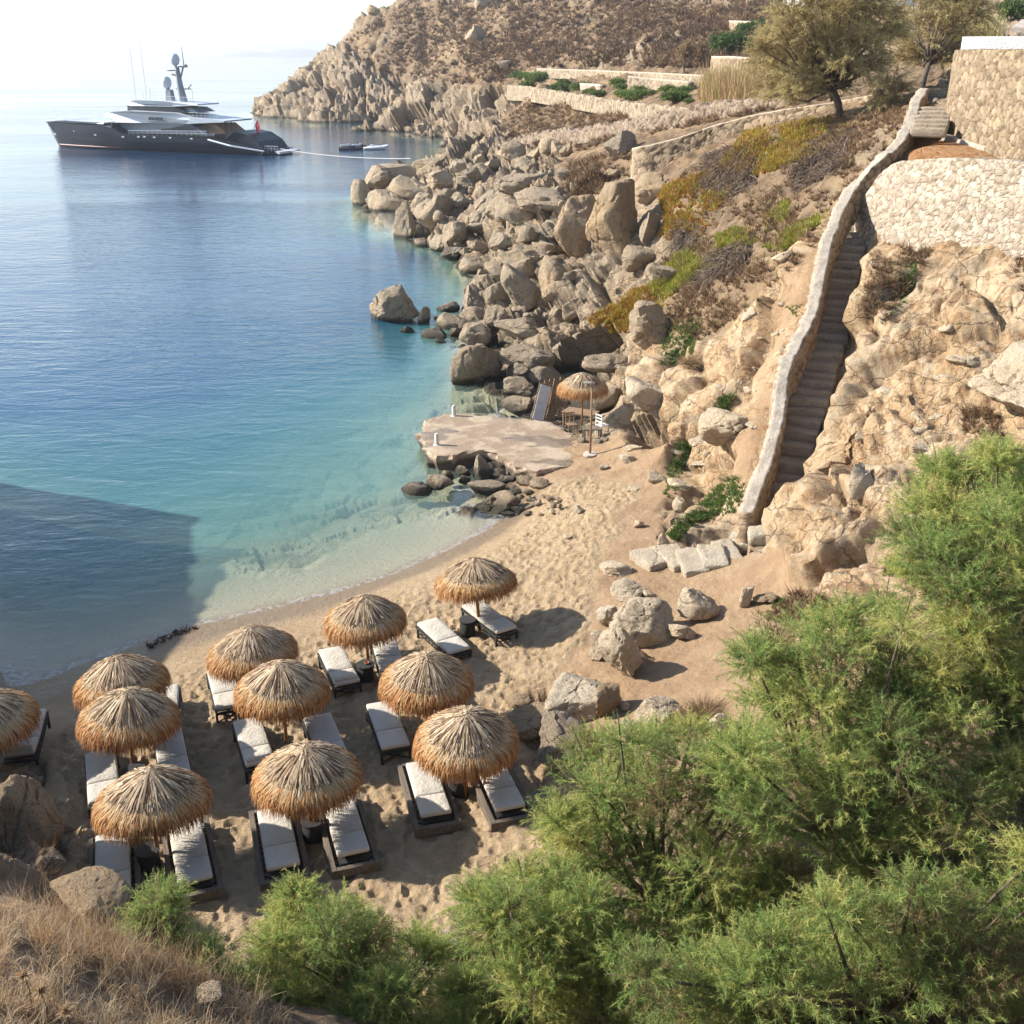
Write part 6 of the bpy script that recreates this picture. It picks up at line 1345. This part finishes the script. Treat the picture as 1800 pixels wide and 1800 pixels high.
# people (small in the picture): one continuous body each
def person(loc, h, rz, label, mat_cl, pose='stand'):
    me = bpy.data.meshes.new('person'); s = h / 1.75
    if pose == 'stand': J = [(0, 0, .95, .13), (0, 0, 1.2, .14), (0, 0, 1.42, .13), (0, 0, 1.52, .06), (0, 0, 1.66, .10), (.19, 0, 1.40, .055), (.25, -.05, 1.12, .045), (.27, -.12, .88, .035), (-.19, 0, 1.40, .055), (-.25, -.05, 1.12, .045), (-.27, -.12, .88, .035), (.10, 0, .85, .09), (.11, -.02, .48, .065), (.12, 0, .06, .045), (-.10, 0, .85, .09), (-.11, .02, .48, .065), (-.12, 0, .06, .045)]
    else: J = [(0, 0, .15, .14), (0, .02, .40, .14), (0, .02, .62, .13), (0, 0, .72, .06), (0, -.03, .86, .10), (.19, 0, .60, .055), (.22, -.18, .42, .045), (.12, -.38, .42, .035), (-.19, 0, .60, .055), (-.22, -.18, .42, .045), (-.12, -.38, .42, .035), (.12, -.10, .14, .09), (.14, -.48, .20, .065), (.14, -.52, -.22, .045), (-.12, -.10, .14, .09), (-.14, -.48, .20, .065), (-.14, -.52, -.22, .045)]
    E = [(0, 1), (1, 2), (2, 3), (3, 4), (2, 5), (5, 6), (6, 7), (2, 8), (8, 9), (9, 10), (0, 11), (11, 12), (12, 13), (0, 14), (14, 15), (15, 16)]
    me.from_pydata([(a * s, b * s, c * s) for a, b, c, r in J], E, []); o = bpy.data.objects.new('person', me); C.objects.link(o); o.modifiers.new('skin', 'SKIN'); sb = o.modifiers.new('sub', 'SUBSURF'); sb.levels = sb.render_levels = 1
    for v, j in zip(me.skin_vertices[0].data, J): v.radius = (j[3] * s, j[3] * s)
    me.skin_vertices[0].data[0].use_root = True; me.materials.append(mat_cl); o.location = [float(a) for a in loc]; o.rotation_euler = (0, 0, rz); return tag(o, label, 'person')
M['cloth_dark'] = m_simple('dark_clothing', (.05, .05, .06), .9, .1, 5); M['cloth_white'] = m_simple('white_clothing', (.7, .7, .7), .9, .05, 5)
YM = Matrix.Translation(Vector(bowp)) @ Matrix.Rotation(yaw, 4, 'Z')
def yw(x, y, z): return YM @ Vector((x, y, z))
person(yw(lx(997), -2.6, lz(406, 997)), 1.8, .4, 'person in dark clothes standing on the aft deck of the yacht, left of two', M['cloth_dark'])
person(yw(lx(1014), -2.2, lz(405, 1014)), 1.8, 2.4, 'person in dark clothes standing on the aft deck of the yacht, right of two', M['cloth_dark'])
# tenders and jet skis
def dinghy(cx, cy, L, yaw_, label, mat, fill, W=.42):
    p = at_z(cx, cy, 0); r = empty('inflatable_boat', p, yaw_, label, 'boat'); t = MB(); pts = []
    for k in range(13):
        a = -math.pi / 2 + math.pi * k / 12; pts.append((L / 2 - W * L * .45 + W * L * .62 * math.cos(a), W * L * .5 * math.sin(a), .35 + .18 * max(0, math.cos(a))))
    pts = [(-L / 2, -W * L * .5, .34)] + pts + [(-L / 2, W * L * .5, .34)]; t.tube(pts, [.16] + [.26] * (len(pts) - 2) + [.16], 8); t.build('tube', mat, r, True)
    MB().box((-.05 * L, 0, .14), (L * .88, W * L * .9, .2), bev=.05).build('floor', fill, r); MB().box((-L * .1, 0, .55), (.7, .6, .6), bev=.06).build('console', M['ywhite'], r, True, 40)
    e = MB(); e.box((-L / 2 - .15, 0, .75), (.35, .32, .45), bev=.05); e.box((-L / 2 - .15, 0, .2), (.14, .12, .8)); e.build('outboard_motor', M['black_wood'], r); return p
M['rib_black'] = m_simple('black_rubber', (.05, .055, .06), .55, .1, 5); M['rib_grey'] = m_simple('pale_grey_rubber', (.55, .60, .64), .5, .05, 5)
def zp(x, y): return x / 2.368, 60 + y / 2.368
x, y = zp(1022, 492); tp = dinghy(x, y, 5.6, .12 + math.pi, 'black inflatable boat alongside the stern of the yacht', M['rib_black'], M['ygrey'])
person((tp[0] + .5, tp[1], .55), 1.75, 0, 'person in white sitting in the black inflatable boat', M['cloth_white'], 'sit')
x, y = zp(1180, 494); dinghy(x, y, 2.6, .2, 'small white tender behind the swim platform of the yacht', M['ywhite'], M['ywhite'], .5)
x, y = zp(1560, 480); dinghy(x, y, 4.2, .22, 'pale grey inflatable dinghy tied behind two jet skis', M['rib_grey'], M['rib_grey'])
def jetski(cx, cy, label):
    p = at_z(cx, cy, 0); r = empty('jet_ski', p, .2, label, 'jet ski', 'jet skis moored in the inlet'); b = MB(); V = []; F = []
    prf = [(-1.4, .42, .5), (-.8, .55, .55), (0, .58, .62), (.8, .5, .7), (1.3, .25, .72), (1.55, .05, .7)]
    for x_, w_, h_ in prf: V += [(x_, -w_, .35), (x_, -w_ * .6, -.1), (x_, w_ * .6, -.1), (x_, w_, .35), (x_, w_ * .5, h_), (x_, -w_ * .5, h_)]
    for i in range(5):
        for k in range(6): F.append((i * 6 + k, i * 6 + (k + 1) % 6, (i + 1) * 6 + (k + 1) % 6, (i + 1) * 6 + k))
    F += [tuple(range(6)), tuple(range(35, 29, -1))]; b.add(V, F).build('hull', M['cloth_dark'], r, True, 40)
    MB().box((-.5, 0, .75), (1.2, .36, .3), bev=.08).build('seat', M['rib_grey'], r, True); h = MB(); h.box((.45, 0, .85), (.5, .4, .35), bev=.08); h.tube([(.35, -.38, 1.08), (.42, 0, 1.05), (.35, .38, 1.08)], .04, 6); h.build('handlebars', M['ywhite'], r)
x, y = zp(1443, 482); jetski(x, y, 'jet ski in the inlet, left of two'); x, y = zp(1492, 480); jetski(x, y, 'jet ski in the inlet, right of two, nearest the grey dinghy')
# mooring line from the stern to the rocks
a = yw(LY - .6, -2, 1.0); b = Vector(hit(722, 288)) + Vector((0, 0, .8)); pts = []
for k in range(25): t = k / 24; p = a.lerp(b, t); p.z -= .9 * 4 * t * (1 - t) * .55; p.z = max(p.z, .06); pts.append(tuple(p))
tag(MB().tube(pts, .05, 5).build('mooring_line', M['rope']), 'long white mooring line from the yacht stern to the rocky point', 'rope')
# far headland across the water, faint in the haze
rs = np.random.RandomState(3); V = []; nx = 80
for j, (yo, hs) in enumerate(((0, 0), (200, .6), (500, 1.0), (900, .7), (1400, 0))):
    for i in range(nx):
        u = i / (nx - 1); env = math.sin(math.pi * min(u * 1.0, 1)) ** .7; x0 = -900 + 480 * u
        V.append((x0 * 2 * (3400 + yo) / 3400, 2 * (3600 + yo), -3 + hs * env * .8 * (44 + 22 * float(vnoise(np.array([u * 9.]), np.array([j * .4]), np.array([0.]), 7)[0]) + 30 * u)))
F = [(j * nx + i, j * nx + i + 1, (j + 1) * nx + i + 1, (j + 1) * nx + i) for j in range(4) for i in range(nx - 1)]
isl = MB().add(V, F).build('distant_headland', m_simple('far_dry_hill', (.30, .24, .17), .9, .15, .01), None, True); tag(isl, kind='structure')
# ------------------------------------------------------------------ haze: the air over the sea
hz = MB(); hz.box((0, 6900, 40), (24000, 14600, 150)); 
ht = NT('sea_haze'); hv = ht.n('ShaderNodeVolumePrincipled', i_Density=.0002); hv.inputs['Color'].default_value = (.84, .91, 1, 1); hv.inputs['Anisotropy'].default_value = .3
ht.t.links.new(hv.outputs[0], ht.out.inputs[1])
tag(hz.build('haze', ht.m), kind='stuff')
